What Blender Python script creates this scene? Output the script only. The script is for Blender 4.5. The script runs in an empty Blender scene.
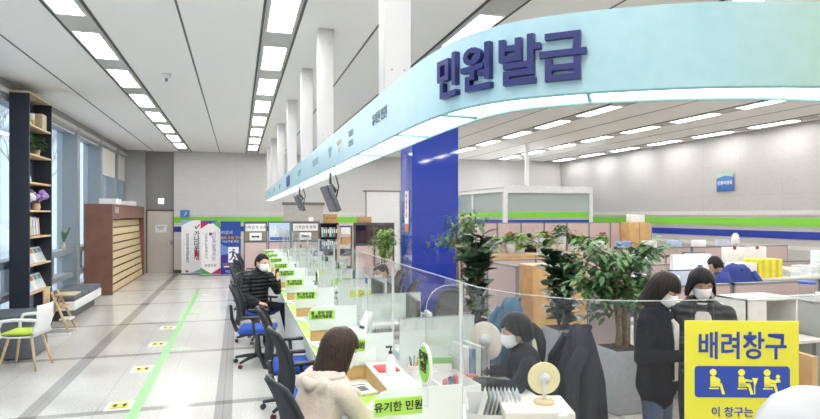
import bpy, bmesh, math, random
from mathutils import Vector, Matrix, Euler, noise
R = math.radians
sc = bpy.context.scene
COL = sc.collection
rnd = random.Random(7)
# ------------------------------------------------------------------ camera
CH = 1.95
YAW = R(16.26)
FPX = 590.0
cam = bpy.data.objects.new('camera', bpy.data.cameras.new('camera'))
COL.objects.link(cam)
cam.location = (0, 0, CH)
cam.rotation_euler = (R(90), 0, -YAW)
cam.data.sensor_width = 36
cam.data.lens = 36 * FPX / 820
cam.data.shift_y = 5.5 / 820
cam.data.clip_end = 200
cam.data.clip_start = 0.05
sc.camera = cam
_S, _C = math.sin(YAW), math.cos(YAW)
def at(u, v, y):
    """point of the place at depth y seen in direction (u, v)"""
    xr = (u - 410) / FPX
    t = y / (_C - xr * _S)
    return Vector((t * (_S + xr * _C), y, CH + t * (215 - v) / FPX))
# ------------------------------------------------------------------ materials
MATS = {}
def nt(m):
    m.use_nodes = True
    return m.node_tree
def mat(name, col, rough=.6, metal=0, var=.06, vscale=12, bump=0, bscale=60, emit=0, ecol=None, coat=0, alpha=1, spec=.5, sheen=0):
    if name in MATS: return MATS[name]
    m = bpy.data.materials.new(name)
    t = nt(m)
    b = t.nodes['Principled BSDF']
    b.inputs['Roughness'].default_value = rough
    b.inputs['Metallic'].default_value = metal
    b.inputs['Specular IOR Level'].default_value = spec
    b.inputs['Coat Weight'].default_value = coat
    b.inputs['Sheen Weight'].default_value = sheen
    c = (*col, 1)
    b.inputs['Base Color'].default_value = c
    tc = t.nodes.new('ShaderNodeTexCoord')
    if var:
        n = t.nodes.new('ShaderNodeTexNoise')
        n.inputs['Scale'].default_value = vscale
        n.inputs['Detail'].default_value = 4
        t.links.new(tc.outputs['Object'], n.inputs['Vector'])
        r = t.nodes.new('ShaderNodeValToRGB')
        r.color_ramp.elements[0].position = .3
        r.color_ramp.elements[1].position = .7
        r.color_ramp.elements[0].color = (*[max(0, x * (1 - var)) for x in col], 1)
        r.color_ramp.elements[1].color = (*[min(1, x * (1 + var)) for x in col], 1)
        t.links.new(n.outputs['Fac'], r.inputs['Fac'])
        t.links.new(r.outputs['Color'], b.inputs['Base Color'])
    if bump:
        n2 = t.nodes.new('ShaderNodeTexNoise')
        n2.inputs['Scale'].default_value = bscale
        t.links.new(tc.outputs['Object'], n2.inputs['Vector'])
        bp = t.nodes.new('ShaderNodeBump')
        bp.inputs['Strength'].default_value = bump
        bp.inputs['Distance'].default_value = .01
        t.links.new(n2.outputs['Fac'], bp.inputs['Height'])
        t.links.new(bp.outputs['Normal'], b.inputs['Normal'])
    if emit:
        b.inputs['Emission Color'].default_value = (*(ecol or col), 1)
        b.inputs['Emission Strength'].default_value = emit
    MATS[name] = m
    return m
def see(name, tint, opac, col=(1, 1, 1), gloss=.08, rough=.02, trans=False):
    """clear or frosted sheet: transparent mixed with a milky layer, and a fresnel gloss"""
    if name in MATS: return MATS[name]
    m = bpy.data.materials.new(name)
    t = nt(m)
    t.nodes.clear()
    out = t.nodes.new('ShaderNodeOutputMaterial')
    tr = t.nodes.new('ShaderNodeBsdfTransparent'); tr.inputs[0].default_value = (*tint, 1)
    df = t.nodes.new('ShaderNodeBsdfDiffuse'); df.inputs[0].default_value = (*col, 1)
    tl = t.nodes.new('ShaderNodeBsdfTranslucent'); tl.inputs[0].default_value = (*col, 1)
    m0 = t.nodes.new('ShaderNodeMixShader'); m0.inputs[0].default_value = .5
    t.links.new(df.outputs[0], m0.inputs[1]); t.links.new(tl.outputs[0], m0.inputs[2])
    m1 = t.nodes.new('ShaderNodeMixShader'); m1.inputs[0].default_value = opac
    t.links.new(tr.outputs[0], m1.inputs[1]); t.links.new(m0.outputs[0], m1.inputs[2])
    gl = t.nodes.new('ShaderNodeBsdfGlossy'); gl.inputs['Roughness'].default_value = rough
    lw = t.nodes.new('ShaderNodeLayerWeight'); lw.inputs['Blend'].default_value = .15
    mu = t.nodes.new('ShaderNodeMath'); mu.operation = 'MULTIPLY'; mu.inputs[1].default_value = gloss * 3
    ad = t.nodes.new('ShaderNodeMath'); ad.operation = 'ADD'; ad.inputs[1].default_value = gloss * .3; ad.use_clamp = True
    t.links.new(lw.outputs['Fresnel'], mu.inputs[0]); t.links.new(mu.outputs[0], ad.inputs[0])
    m2 = t.nodes.new('ShaderNodeMixShader')
    t.links.new(ad.outputs[0], m2.inputs[0]); t.links.new(m1.outputs[0], m2.inputs[1]); t.links.new(gl.outputs[0], m2.inputs[2])
    t.links.new(m2.outputs[0], out.inputs[0])
    MATS[name] = m
    return m
def srgb(h):
    v = [int(h[i:i + 2], 16) / 255 for i in (0, 2, 4)]
    return tuple(x / 12.92 if x <= .04045 else ((x + .055) / 1.055) ** 2.4 for x in v)
def hm(h, **k):
    return mat('m_' + h + '_' + '_'.join(str(v) for v in k.values()), srgb(h), **k)
WHITE = mat('white_plastic', (.8, .8, .79), .35, var=.02)
PAPER = mat('paper', (.82, .82, .8), .8, var=.03)
BLACK = mat('black_plastic', (.02, .021, .025), .45, var=.1)
MESH = mat('black_mesh_fabric', (.022, .024, .03), .8, var=.2, bump=.5, bscale=400)
BLUE = mat('blue_seat_fabric', srgb('2f56b4'), .85, var=.08, bump=.3, bscale=300)
GREY = mat('grey_metal', srgb('8d9094'), .4, metal=.3, var=.03)
DGREY = mat('dark_grey_metal', srgb('55585c'), .45, metal=.2, var=.04)
CHROME = mat('chrome', (.7, .7, .7), .15, metal=1, var=0)
WOOD = mat('light_wood', srgb('c9a36e'), .5, var=.12, vscale=6)
BEECH = mat('beech_wood', srgb('d3b68e'), .5, var=.1, vscale=9)
GREEN = mat('lime_green', srgb('aede5a'), .6, var=.02)
SKIN = mat('skin', srgb('dcae94'), .5, var=.05, vscale=30)
def hair_mat(name, col, spec=.25):
    if name in MATS: return MATS[name]
    m = bpy.data.materials.new(name); t = nt(m); b = t.nodes['Principled BSDF']
    b.inputs['Roughness'].default_value = .45; b.inputs['Specular IOR Level'].default_value = spec
    tc = t.nodes.new('ShaderNodeTexCoord'); mp = t.nodes.new('ShaderNodeMapping'); mp.inputs['Scale'].default_value = (110, 110, 5)
    n = t.nodes.new('ShaderNodeTexNoise'); n.inputs['Scale'].default_value = 1; n.inputs['Detail'].default_value = 3
    t.links.new(tc.outputs['Object'], mp.inputs[0]); t.links.new(mp.outputs[0], n.inputs[0])
    r = t.nodes.new('ShaderNodeValToRGB'); r.color_ramp.elements[0].position = .35; r.color_ramp.elements[1].position = .7
    r.color_ramp.elements[0].color = (*[c * .5 for c in col], 1); r.color_ramp.elements[1].color = (*[c * 1.7 for c in col], 1)
    t.links.new(n.outputs[0], r.inputs[0]); t.links.new(r.outputs[0], b.inputs['Base Color'])
    bp = t.nodes.new('ShaderNodeBump'); bp.inputs['Strength'].default_value = .35; bp.inputs['Distance'].default_value = .004
    t.links.new(n.outputs[0], bp.inputs['Height']); t.links.new(bp.outputs[0], b.inputs['Normal'])
    MATS[name] = m; return m
HAIR = hair_mat('black_hair', (.008, .007, .007))
MASK = mat('mask_white', (.86, .87, .88), .8, var=.02, bump=.2, bscale=30)
DARKTXT = mat('dark_print', (.02, .03, .02), .6, var=0)
NAVYTXT = mat('navy_letters', srgb('262a6c'), .35, var=.03)
BLUETXT = mat('blue_print', srgb('27429e'), .5, var=0)
PINKP = mat('pink_partition_fabric', srgb('c9b2ae'), .9, var=.05, vscale=40, bump=.2, bscale=500)
LEAFD = mat('dark_leaf', srgb('2e5034'), .32, var=.35, vscale=5, coat=.15)
LEAFM = mat('mid_leaf', srgb('3f6a36'), .45, var=.35, vscale=7)
LEAFL = mat('light_leaf', srgb('79a24a'), .5, var=.3, vscale=9)
BARK = mat('bark', srgb('8a7357'), .85, var=.25, vscale=20, bump=.5, bscale=60)
POT = mat('grey_stone_planter', srgb('9a9da1'), .6, var=.08, vscale=20)
SOIL = mat('soil', srgb('3a2c22'), .95, var=.3, vscale=60, bump=.6, bscale=80)
ACRYL = see('clear_acrylic', (.965, .975, .97), .012, gloss=.06)
ACRYL2 = see('hazy_acrylic', (.97, .975, .975), .012, gloss=.05)
FROST = see('frosted_acrylic', (.97, 1, .98), .72, col=(.86, .9, .88), gloss=.05, rough=.3)
EDGE = mat('acrylic_edge', (.42, .47, .46), .25, var=.02)
# ------------------------------------------------------------------ mesh builder
def frame_mat(loc=(0, 0, 0), rz=0, rx=0, ry=0, s=1):
    return Matrix.Translation(loc) @ Euler((rx, ry, rz)).to_matrix().to_4x4() @ Matrix.Scale(s, 4)
class MB:
    def __init__(s): s.bm = bmesh.new()
    def add(s, verts, faces, mi=0, smooth=False):
        vs = [s.bm.verts.new(v) for v in verts]
        for f in faces:
            try:
                q = s.bm.faces.new([vs[i] for i in f]); q.material_index = mi; q.smooth = smooth
            except ValueError: pass
        return vs
    def box(s, x0, x1, y0, y1, z0, z1, bev=0, M=None, mi=0):
        M = M or Matrix()
        t = bmesh.new()
        bmesh.ops.create_cube(t, size=1)
        for v in t.verts:
            v.co = Vector(((x0 + x1) / 2 + v.co.x * (x1 - x0), (y0 + y1) / 2 + v.co.y * (y1 - y0), (z0 + z1) / 2 + v.co.z * (z1 - z0)))
        if bev:
            bmesh.ops.bevel(t, geom=list(t.edges), offset=bev, segments=3, affect='EDGES', profile=.5)
        s.merge(t, M, mi, bev > 0)
        return s
    def merge(s, t, M=None, mi=0, smooth=False):
        M = M or Matrix()
        t.verts.index_update()
        vs = [s.bm.verts.new(M @ v.co) for v in t.verts]
        for f in t.faces:
            try:
                q = s.bm.faces.new([vs[v.index] for v in f.verts]); q.material_index = mi; q.smooth = smooth
            except ValueError: pass
        t.free()
    def tube(s, pts, r, n=8, M=None, mi=0, cap=True, sy=1):
        """swept tube through pts, r a number or list"""
        M = M or Matrix()
        pts = [Vector(p) for p in pts]
        rs = r if isinstance(r, (list, tuple)) else [r] * len(pts)
        rings = []
        prev = None
        for i, p in enumerate(pts):
            d = (pts[min(i + 1, len(pts) - 1)] - pts[max(i - 1, 0)]).normalized()
            if prev is None:
                a = Vector((0, 0, 1)) if abs(d.z) < .9 else Vector((1, 0, 0))
                x = d.cross(a).normalized()
            else:
                x = (prev - d * prev.dot(d)).normalized()
            prev = x
            y = d.cross(x)
            rings.append([s.bm.verts.new(M @ (p + (x * math.cos(2 * math.pi * k / n) + y * sy * math.sin(2 * math.pi * k / n)) * rs[i])) for k in range(n)])
        for a, b in zip(rings, rings[1:]):
            for k in range(n):
                q = s.bm.faces.new((a[k], a[(k + 1) % n], b[(k + 1) % n], b[k])); q.smooth = True; q.material_index = mi
        if cap:
            for g in (rings[0][::-1], rings[-1]):
                q = s.bm.faces.new(g); q.material_index = mi
        return s
    def lathe(s, prof, n=20, M=None, mi=0):
        """prof: [(r, z)...] about z"""
        M = M or Matrix()
        rings = [[s.bm.verts.new(M @ Vector((max(r, 1e-4) * math.cos(2 * math.pi * k / n), max(r, 1e-4) * math.sin(2 * math.pi * k / n), z))) for k in range(n)] for r, z in prof]
        for a, b in zip(rings, rings[1:]):
            for k in range(n):
                q = s.bm.faces.new((a[k], a[(k + 1) % n], b[(k + 1) % n], b[k])); q.smooth = True; q.material_index = mi
        q = s.bm.faces.new(rings[0][::-1]); q.material_index = mi
        q = s.bm.faces.new(rings[-1]); q.material_index = mi
        return s
    def ball(s, c, r, n=12, M=None, mi=0):
        M = M or Matrix()
        t = bmesh.new()
        bmesh.ops.create_uvsphere(t, u_segments=n, v_segments=max(6, n * 2 // 3), radius=1)
        rr = r if isinstance(r, (list, tuple)) else (r, r, r)
        for v in t.verts: v.co = Vector((c[0] + v.co.x * rr[0], c[1] + v.co.y * rr[1], c[2] + v.co.z * rr[2]))
        s.merge(t, M, mi, True)
        return s
    def prism(s, pts2, d, M=None, mi=0, bev=0):
        """polygon in local x,z extruded along local y by d (0..d)"""
        M = M or Matrix()
        t = bmesh.new()
        a = [t.verts.new((x, 0, z)) for x, z in pts2]
        b = [t.verts.new((x, d, z)) for x, z in pts2]
        n = len(a)
        t.faces.new(a); t.faces.new(b[::-1])
        for k in range(n): t.faces.new((a[k], b[k], b[(k + 1) % n], a[(k + 1) % n]))
        bmesh.ops.recalc_face_normals(t, faces=t.faces)
        if bev: bmesh.ops.bevel(t, geom=list(t.edges), offset=bev, segments=2, affect='EDGES')
        s.merge(t, M, mi)
        return s
    def capsule(s, p0, p1, r0, r1, fl=1, side=(0, 1, 0), n=14, mi=0):
        """tapered capsule; cross-section is r along side, r*fl across it"""
        p0 = Vector(p0); p1 = Vector(p1)
        d = (p1 - p0)
        if d.length < 1e-6: d = Vector((0, 0, 1e-5))
        z = d.normalized(); x = Vector(side); x = (x - z * x.dot(z))
        if x.length < 1e-3: x = z.orthogonal()
        x.normalize(); y = z.cross(x)
        t = bmesh.new()
        bmesh.ops.create_uvsphere(t, u_segments=n, v_segments=10, radius=1)
        for v in t.verts:
            c = v.co.copy(); up = c.z > 0
            if abs(c.z) < 1e-4: up = False
            r = r1 if up else r0
            v.co = (p1 if up else p0) + x * c.x * r + y * c.y * r * fl + z * c.z * min(r, r * max(fl, .6))
        s.merge(t, None, mi, True)
        return s
    def obj(s, name, mats, parent=None, loc=None, rot=None):
        me = bpy.data.meshes.new(name)
        s.bm.normal_update()
        s.bm.to_mesh(me); s.bm.free()
        for m in (mats if isinstance(mats, (list, tuple)) else [mats]): me.materials.append(m)
        o = bpy.data.objects.new(name, me)
        COL.objects.link(o)
        if parent: o.parent = parent
        if loc: o.location = loc
        if rot: o.rotation_euler = rot
        return o
def tag(o, label, cat, group=None):
    o['label'] = label; o['category'] = cat
    if group: o['group'] = group
    return o
def thing(name, label, cat, loc=(0, 0, 0), rz=0, group=None):
    o = bpy.data.objects.new(name, None); COL.objects.link(o)
    o.location = loc; o.rotation_euler = (0, 0, rz); o.empty_display_size = .1
    return tag(o, label, cat, group)
def struct(o):
    o['kind'] = 'structure'; return o
def dup(root, loc, rz=None, label=None, group=None):
    r = root.copy(); COL.objects.link(r); r.location = loc
    if rz is not None: r.rotation_euler = (0, 0, rz)
    if label: r['label'] = label
    if group: r['group'] = group
    def kids(a, b):
        for ch in list(a.children):
            c = ch.copy(); COL.objects.link(c); c.parent = b
            kids(ch, c)
    kids(root, r)
    return r
def simple(name, label, cat, mb, m, loc=None, rz=0, group=None):
    return tag(mb.obj(name, m, loc=loc, rot=(0, 0, rz)), label, cat, group)
TXT = {}
def text(body, size, m, parent, loc, rot, name='lettering', extrude=.002, offset=0, align='CENTER', sx=1, space=1):
    key = (body, size, extrude, offset, sx, m.name, space, align)
    if key not in TXT:
        c = bpy.data.curves.new('txt', 'FONT'); c.body = body; c.size = size
        c.extrude = extrude; c.offset = offset; c.align_x = align; c.align_y = 'CENTER'; c.resolution_u = 3
        c.space_line = space
        t = bpy.data.objects.new('tmp_text', c); COL.objects.link(t)
        bpy.context.view_layer.update()
        me = bpy.data.meshes.new_from_object(t.evaluated_get(bpy.context.evaluated_depsgraph_get()))
        me.transform(Matrix.Diagonal((sx, 1, 1, 1)))
        me.materials.clear(); me.materials.append(m)
        bpy.data.objects.remove(t)
        TXT[key] = me
    o = bpy.data.objects.new(name, TXT[key]); COL.objects.link(o)
    o.parent = parent; o.location = loc; o.rotation_euler = rot
    return o
FR = (R(90), 0, 0)              # reads from -Y (towards the camera)
LF = (R(90), 0, R(-90))         # reads from -X
RT = (R(90), 0, R(90))          # reads from +X
ORD = ['first', 'second', 'third', 'fourth', 'fifth', 'sixth', 'seventh', 'eighth', 'ninth', 'tenth', 'eleventh', 'twelfth', 'thirteenth']

# ================================================================== THE SETTING
XW, XR, YB, ZC = -3.55, 12.6, 21.3, 4.10
YN = -2.0
def floor_mat():
    m = bpy.data.materials.new('terrazzo'); t = nt(m); b = t.nodes['Principled BSDF']
    tc = t.nodes.new('ShaderNodeTexCoord')
    n = t.nodes.new('ShaderNodeTexNoise'); n.inputs['Scale'].default_value = 55; n.inputs['Detail'].default_value = 6
    n2 = t.nodes.new('ShaderNodeTexNoise'); n2.inputs['Scale'].default_value = 1.3
    r = t.nodes.new('ShaderNodeValToRGB')
    r.color_ramp.elements[0].position = .35; r.color_ramp.elements[0].color = (*srgb('bdb9b3'), 1)
    r.color_ramp.elements[1].position = .65; r.color_ramp.elements[1].color = (*srgb('d8d5d0'), 1)
    t.links.new(tc.outputs['Object'], n.inputs[0]); t.links.new(tc.outputs['Object'], n2.inputs[0])
    t.links.new(n.outputs[0], r.inputs[0])
    def band(axis, period, off, width):
        s = t.nodes.new('ShaderNodeSeparateXYZ'); t.links.new(tc.outputs['Object'], s.inputs[0])
        a = t.nodes.new('ShaderNodeMath'); a.operation = 'ADD'; a.inputs[1].default_value = -off + 100 * period + width / 2
        t.links.new(s.outputs[axis], a.inputs[0])
        q = t.nodes.new('ShaderNodeMath'); q.operation = 'MODULO'; q.inputs[1].default_value = period
        t.links.new(a.outputs[0], q.inputs[0])
        l = t.nodes.new('ShaderNodeMath'); l.operation = 'LESS_THAN'; l.inputs[1].default_value = width
        t.links.new(q.outputs[0], l.inputs[0]); return l.outputs[0]
    def mixc(col, f, fac):
        x = t.nodes.new('ShaderNodeMix'); x.data_type = 'RGBA'; x.blend_type = 'MULTIPLY'
        mm = t.nodes.new('ShaderNodeMath'); mm.operation = 'MULTIPLY'; mm.inputs[1].default_value = fac
        t.links.new(f, mm.inputs[0]); t.links.new(mm.outputs[0], x.inputs[0])
        t.links.new(col, x.inputs[6]); x.inputs[7].default_value = (.45, .45, .455, 1)
        return x.outputs[2]
    c = r.outputs[0]
    c = mixc(c, band(0, 1.81, -1.95, .17), .72)
    c = mixc(c, band(1, 2.53, 6.44, .13), .72)
    c = mixc(c, band(0, .6033, -1.35, .008), .5)
    c = mixc(c, band(1, .843, .54, .008), .35)
    t.links.new(c, b.inputs['Base Color'])
    b.inputs['Roughness'].default_value = .17
    rr = t.nodes.new('ShaderNodeMapRange'); rr.inputs[3].default_value = .10; rr.inputs[4].default_value = .26
    t.links.new(n2.outputs[0], rr.inputs[0]); t.links.new(rr.outputs[0], b.inputs['Roughness'])
    return m
struct(MB().box(XW - .4, XR + .2, YN, YB + .6, -.2, 0).obj('floor', floor_mat()))
CEIL = mat('ceiling_tile', srgb('ebeae7'), .9, var=.05, vscale=90, bump=.15, bscale=150)
ceiling = struct(MB().box(XW - .4, XR + .2, YN, YB + .6, ZC, ZC + .2).obj('ceiling', CEIL))
def stone(name, h, s=(1.25, .82), joint=.82):
    m = bpy.data.materials.new(name); t = nt(m); b = t.nodes['Principled BSDF']
    tc = t.nodes.new('ShaderNodeTexCoord')
    n = t.nodes.new('ShaderNodeTexNoise'); n.inputs['Scale'].default_value = 14; n.inputs['Detail'].default_value = 9; n.inputs['Roughness'].default_value = .75
    mp = t.nodes.new('ShaderNodeMapping'); mp.inputs['Scale'].default_value = (1, 1, 2.4)
    t.links.new(tc.outputs['Object'], mp.inputs[0]); t.links.new(mp.outputs[0], n.inputs[0])
    r = t.nodes.new('ShaderNodeValToRGB'); c = srgb(h)
    r.color_ramp.elements[0].position = .3; r.color_ramp.elements[0].color = (*[x * .87 for x in c], 1)
    r.color_ramp.elements[1].position = .7; r.color_ramp.elements[1].color = (*[x * 1.06 for x in c], 1)
    t.links.new(n.outputs[0], r.inputs[0])
    sp = t.nodes.new('ShaderNodeSeparateXYZ'); t.links.new(tc.outputs['Object'], sp.inputs[0])
    ax = t.nodes.new('ShaderNodeMath'); ax.operation = 'ADD'
    t.links.new(sp.outputs[0], ax.inputs[0]); t.links.new(sp.outputs[1], ax.inputs[1])
    cb = t.nodes.new('ShaderNodeCombineXYZ'); t.links.new(ax.outputs[0], cb.inputs[0]); t.links.new(sp.outputs[2], cb.inputs[1])
    br = t.nodes.new('ShaderNodeTexBrick'); br.offset = 0; br.inputs['Scale'].default_value = 1
    br.inputs['Brick Width'].default_value = s[0]; br.inputs['Row Height'].default_value = s[1]
    br.inputs['Mortar Size'].default_value = .004; br.inputs['Color1'].default_value = (1, 1, 1, 1)
    br.inputs['Color2'].default_value = (.97, .97, .97, 1); br.inputs['Mortar'].default_value = (joint, joint, joint, 1)
    t.links.new(cb.outputs[0], br.inputs[0])
    x = t.nodes.new('ShaderNodeMix'); x.data_type = 'RGBA'; x.blend_type = 'MULTIPLY'; x.inputs[0].default_value = 1
    t.links.new(r.outputs[0], x.inputs[6]); t.links.new(br.outputs[0], x.inputs[7])
    t.links.new(x.outputs[2], b.inputs['Base Color']); b.inputs['Roughness'].default_value = .5
    return m
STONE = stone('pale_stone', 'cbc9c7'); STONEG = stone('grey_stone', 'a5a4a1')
# back wall with a door recess at the window corner
struct(MB().box(-2.07, XR + .2, YB, YB + .6, 0, ZC).obj('wall_back', STONE))
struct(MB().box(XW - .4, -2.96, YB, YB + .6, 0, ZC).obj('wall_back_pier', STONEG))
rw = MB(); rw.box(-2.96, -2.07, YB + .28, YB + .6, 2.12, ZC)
struct(rw.obj('wall_recess', stone('recess_shade_stone', '93918e')))  # shade of the deep recess is put into this darker stone colour
struct(MB().box(XR, XR + .2, YN, YB + .6, 0, ZC).obj('wall_right', stone('pale_stone_dimmed', 'b6b4b2')))  # same pale stone, colour darkened to offset the bright lamp scallops
struct(MB().box(XW - .4, XR + .2, YN - .2, YN, 0, ZC).obj('wall_near', STONE))
# door
DOORM = mat('beige_door', srgb('c6bdb5'), .5, var=.03)
d1 = struct(MB().box(-2.93, -2.10, YB + .2, YB + .26, 0, 2.1, .004).obj('door_1', DOORM))
MB().box(-2.2, -2.14, YB + .16, YB + .2, .95, 1.09, .01).obj('door_handle', CHROME, d1)
fr = MB(); fr.box(-2.96, -2.92, YB + .16, YB + .3, 0, 2.12); fr.box(-2.11, -2.07, YB + .16, YB + .3, 0, 2.12); fr.box(-2.96, -2.07, YB + .16, YB + .3, 2.09, 2.13)
fr.obj('door_frame', hm('6d4a44', rough=.5), d1)
np_ = simple('paper_notice', 'white paper notice taped to the beige door', 'notice', MB().box(-2.68, -2.32, YB + .19, YB + .198, 1.36, 1.62), PAPER)
text('출입통제\n안내', .07, DARKTXT, np_, (-2.5, YB + .185, 1.5), FR)
# stripes on back and right walls (painted bands with a slight thickness)
LIME = mat('lime_stripe', srgb('7cc63c'), .45, var=.02); NAVY = mat('navy_stripe', srgb('23389a'), .4, var=.02)
PALE = mat('pale_band', srgb('cdcac6'), .5, var=.05)
for i, (z0, z1, m) in enumerate(((1.68, 1.88, LIME), (1.38, 1.56, NAVY), (1.95, 2.06, PALE), (1.13, 1.22, PALE))):
    struct(MB().box(-2.07, XR, YB - .015, YB, z0, z1).obj('trim_%d' % (1 + 2 * i), m))
    struct(MB().box(XR - .015, XR, YN, YB, z0, z1).obj('trim_%d' % (2 + 2 * i), m))
struct(MB().box(-2.07, XR, YB - .02, YB, 0, .1).obj('baseboard_back', DGREY))
# ceiling light channels along depth
STRIPM = mat('channel_grey', srgb('b9b8b5'), .7, var=.03)
LINE = mat('channel_slot_dark', srgb('3c3d40'), .5, var=.05)
LAMP = mat('lamp_diffuser', (1, 1, 1), .5, var=0, emit=10.5, ecol=(1, .99, .975))
ROWS = [(-1.70, 'beside the windows'), (.46, 'over the customer chairs'), (2.6, 'behind the hanging sign'), (4.85, 'past the blue pillar'), (7.1, 'over the pink partitions'), (9.64, 'over the office cubicles'), (12.05, 'beside the striped wall')]
W2 = .175
lamp0 = None
for ri, (x, where) in enumerate(ROWS):
    mb = MB(); mb.box(x - W2, x + W2, YN, YB, ZC - .012, ZC)
    struct(mb.obj('trim_%d' % (20 + ri), STRIPM))
    mb = MB()
    for s in (-1, 1): mb.box(x + s * (W2 + .02) - .014, x + s * (W2 + .02) + .014, YN, YB, ZC - .01, ZC)
    struct(mb.obj('trim_%d' % (40 + ri), LINE))
    y = {4: 19.8, 5: 19.95, 6: 20.15}.get(ri, 19.35)
    k = 0
    while y > -1:
        lab = 'recessed ceiling light in the row %s, %s from the back wall' % (where, ORD[k])
        if lamp0 is None:
            lamp0 = thing('ceiling_light', lab, 'ceiling light', (x, y, ZC - .02), 0, 'ceiling lights')
            MB().box(-.135, .135, -.60, .60, -.006, .0).obj('diffuser', LAMP, lamp0)
            f = MB()
            for s in (-1, 1):
                f.box(s * .14 - .008, s * .14 + .008, -.62, .62, -.01, .008); f.box(-.14, .14, s * .61 - .01, s * .61 + .01, -.01, .008)
            f.obj('frame', WHITE, lamp0)
        else: dup(lamp0, (x, y, ZC - .02), 0, lab)
        if y < 17.5 and ri in (0, 1, 5) and k < 8:
            pass
        y -= 1.85; k += 1
for i, x in enumerate((-2.72, -.60, 1.53, 3.72, 5.97, 8.3, 10.8)):
    struct(MB().box(x - .012, x + .012, YN, YB, ZC - .004, ZC).obj('trim_%d' % (60 + i), DGREY))
# sprinkler / detector and ceiling speaker
sp = thing('smoke_detector', 'small white smoke detector on the ceiling between the light rows', 'smoke detector', (-1.05, 9.7, ZC))
MB().lathe([(.07, 0), (.07, -.02), (.045, -.05), (.03, -.06)], 16).obj('housing', WHITE, sp)
MB().lathe([(.018, -.06), (.02, -.10), (.01, -.11)], 10).obj('sensor', GREY, sp)
# window wall -------------------------------------------------------
FRM = mat('window_frame_grey', srgb('8b9298'), .45, metal=.1, var=.03)
GLASS = see('window_glass', (.70, .75, .78), .12, col=(.66, .71, .74), gloss=.08)
wl = MB()
wl.box(XW - .35, XW - .1, YN, YB, 0, .28)
wl.box(XW - .35, XW - .1, YN, YB, 3.86, ZC)
struct(wl.obj('wall_left', hm('9aa0a5', rough=.6)))
MULL = [-1.2, 1.1, 3.4, 5.7, 8.0, 10.3, 12.7, 15.05, 17.4, 19.6, 21.3]
for i in range(len(MULL) - 1):
    a, b = MULL[i], MULL[i + 1]
    w = struct(MB().box(XW - .23, XW - .22, a + .1, b - .1, .3, 3.86).obj('window_%d' % (i + 1), GLASS))
    f = MB()
    f.box(XW - .35, XW + .06, b - .12, b + .12, .0, 3.86) if b < 21 else f.box(XW - .3, XW - .05, b - .1, b, 0, 3.86)
    f.box(XW - .3, XW - .02, a + .1, b - .1, 1.08, 1.20); f.box(XW - .3, XW - .02, a + .1, b - .1, .55, .66)
    f.box(XW - .28, XW - .18, a + .1, a + .16, .3, 3.86)
    m1 = (a + b) / 2
    f.box(XW - .28, XW - .14, m1 - .05, m1 + .05, .66, 1.08)
    f.obj('window_frame', FRM, w)
    MB().box(XW - .3, XW + .05, a + .1, b - .1, 3.80, 3.86).obj('window_sill', FRM, w)
BLIND = mat('roller_blind', srgb('cfccc6'), .8, var=.03)
for i in range(3, 10):
    a, b = MULL[i] + .14, MULL[i + 1] - .14
    far = i >= 8
    t = thing('roller_blind', ('white roller blind pulled part way down, ' + ('at the corner by the door' if i == 9 else 'one window before the corner')) if far else 'rolled up roller blind above the window, %s from the bookshelf end' % ORD[max(0, i - 3)], 'blind', (XW + .02, a, 3.9), 0)
    MB().tube([(0, 0, .02), (0, b - a, .02)], .05, 10).obj('roller', BLIND, t)
    MB().box(-.02, -.008, 0, b - a, (-.85 if far else -.14), .02).obj('blind_cloth', BLIND, t)
struct(MB().box(XW - .08, XW + .02, YN, YB, 3.96, ZC).obj('trim_80', hm('8f8d88', rough=.6)))
# exterior: paving, a pale building and bare trees
struct(MB().box(-40, XW - .4, -10, 45, -.4, -.1).obj('ground_outside', mat('paving', srgb('c9ccd0'), .9)))
eb = thing('apartment_building', 'pale hazy office block seen through the tall windows', 'building', (-24, 26, -.1))
MB().box(-5, 5, -16, 16, 0, 7).obj('wall', hm('e0e2e3', rough=.8), eb)
for k in range(8):
    MB().box(5, 5.03, -15 + k * 4, -12.6 + k * 4, 3.4, 5.2).obj('window', hm('aab4bb', rough=.3), eb)
def bare_tree(loc, seed, lab, h=7):
    r = random.Random(seed); mb = MB()
    def br(p, d, l, rad, n):
        q = p + d * l; mb.tube([p, (p + q) / 2 + Vector((r.uniform(-.05, .05) * l, r.uniform(-.05, .05) * l, 0)), q], [rad, rad * .8, rad * .6], 6)
        if n == 0: return
        for k in range(3):
            nd = (d + Vector((r.uniform(-.7, .7), r.uniform(-.7, .7), r.uniform(0, .5)))).normalized()
            br(q, nd, l * r.uniform(.6, .8), rad * .6, n - 1)
    br(Vector((0, 0, 0)), Vector((0, 0, 1)), h * .3, .11, 5)
    simple('bare_tree', lab, 'tree', mb, mat('winter_bark', srgb('a3a6a8'), .9, var=.1), loc=loc)
bare_tree((-8.0, 21, -.1), 3, 'bare winter tree outside, seen between bookshelf and wooden rack')
bare_tree((-9.5, 32, -.1), 5, 'bare winter tree outside, beyond the wooden rack')

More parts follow.
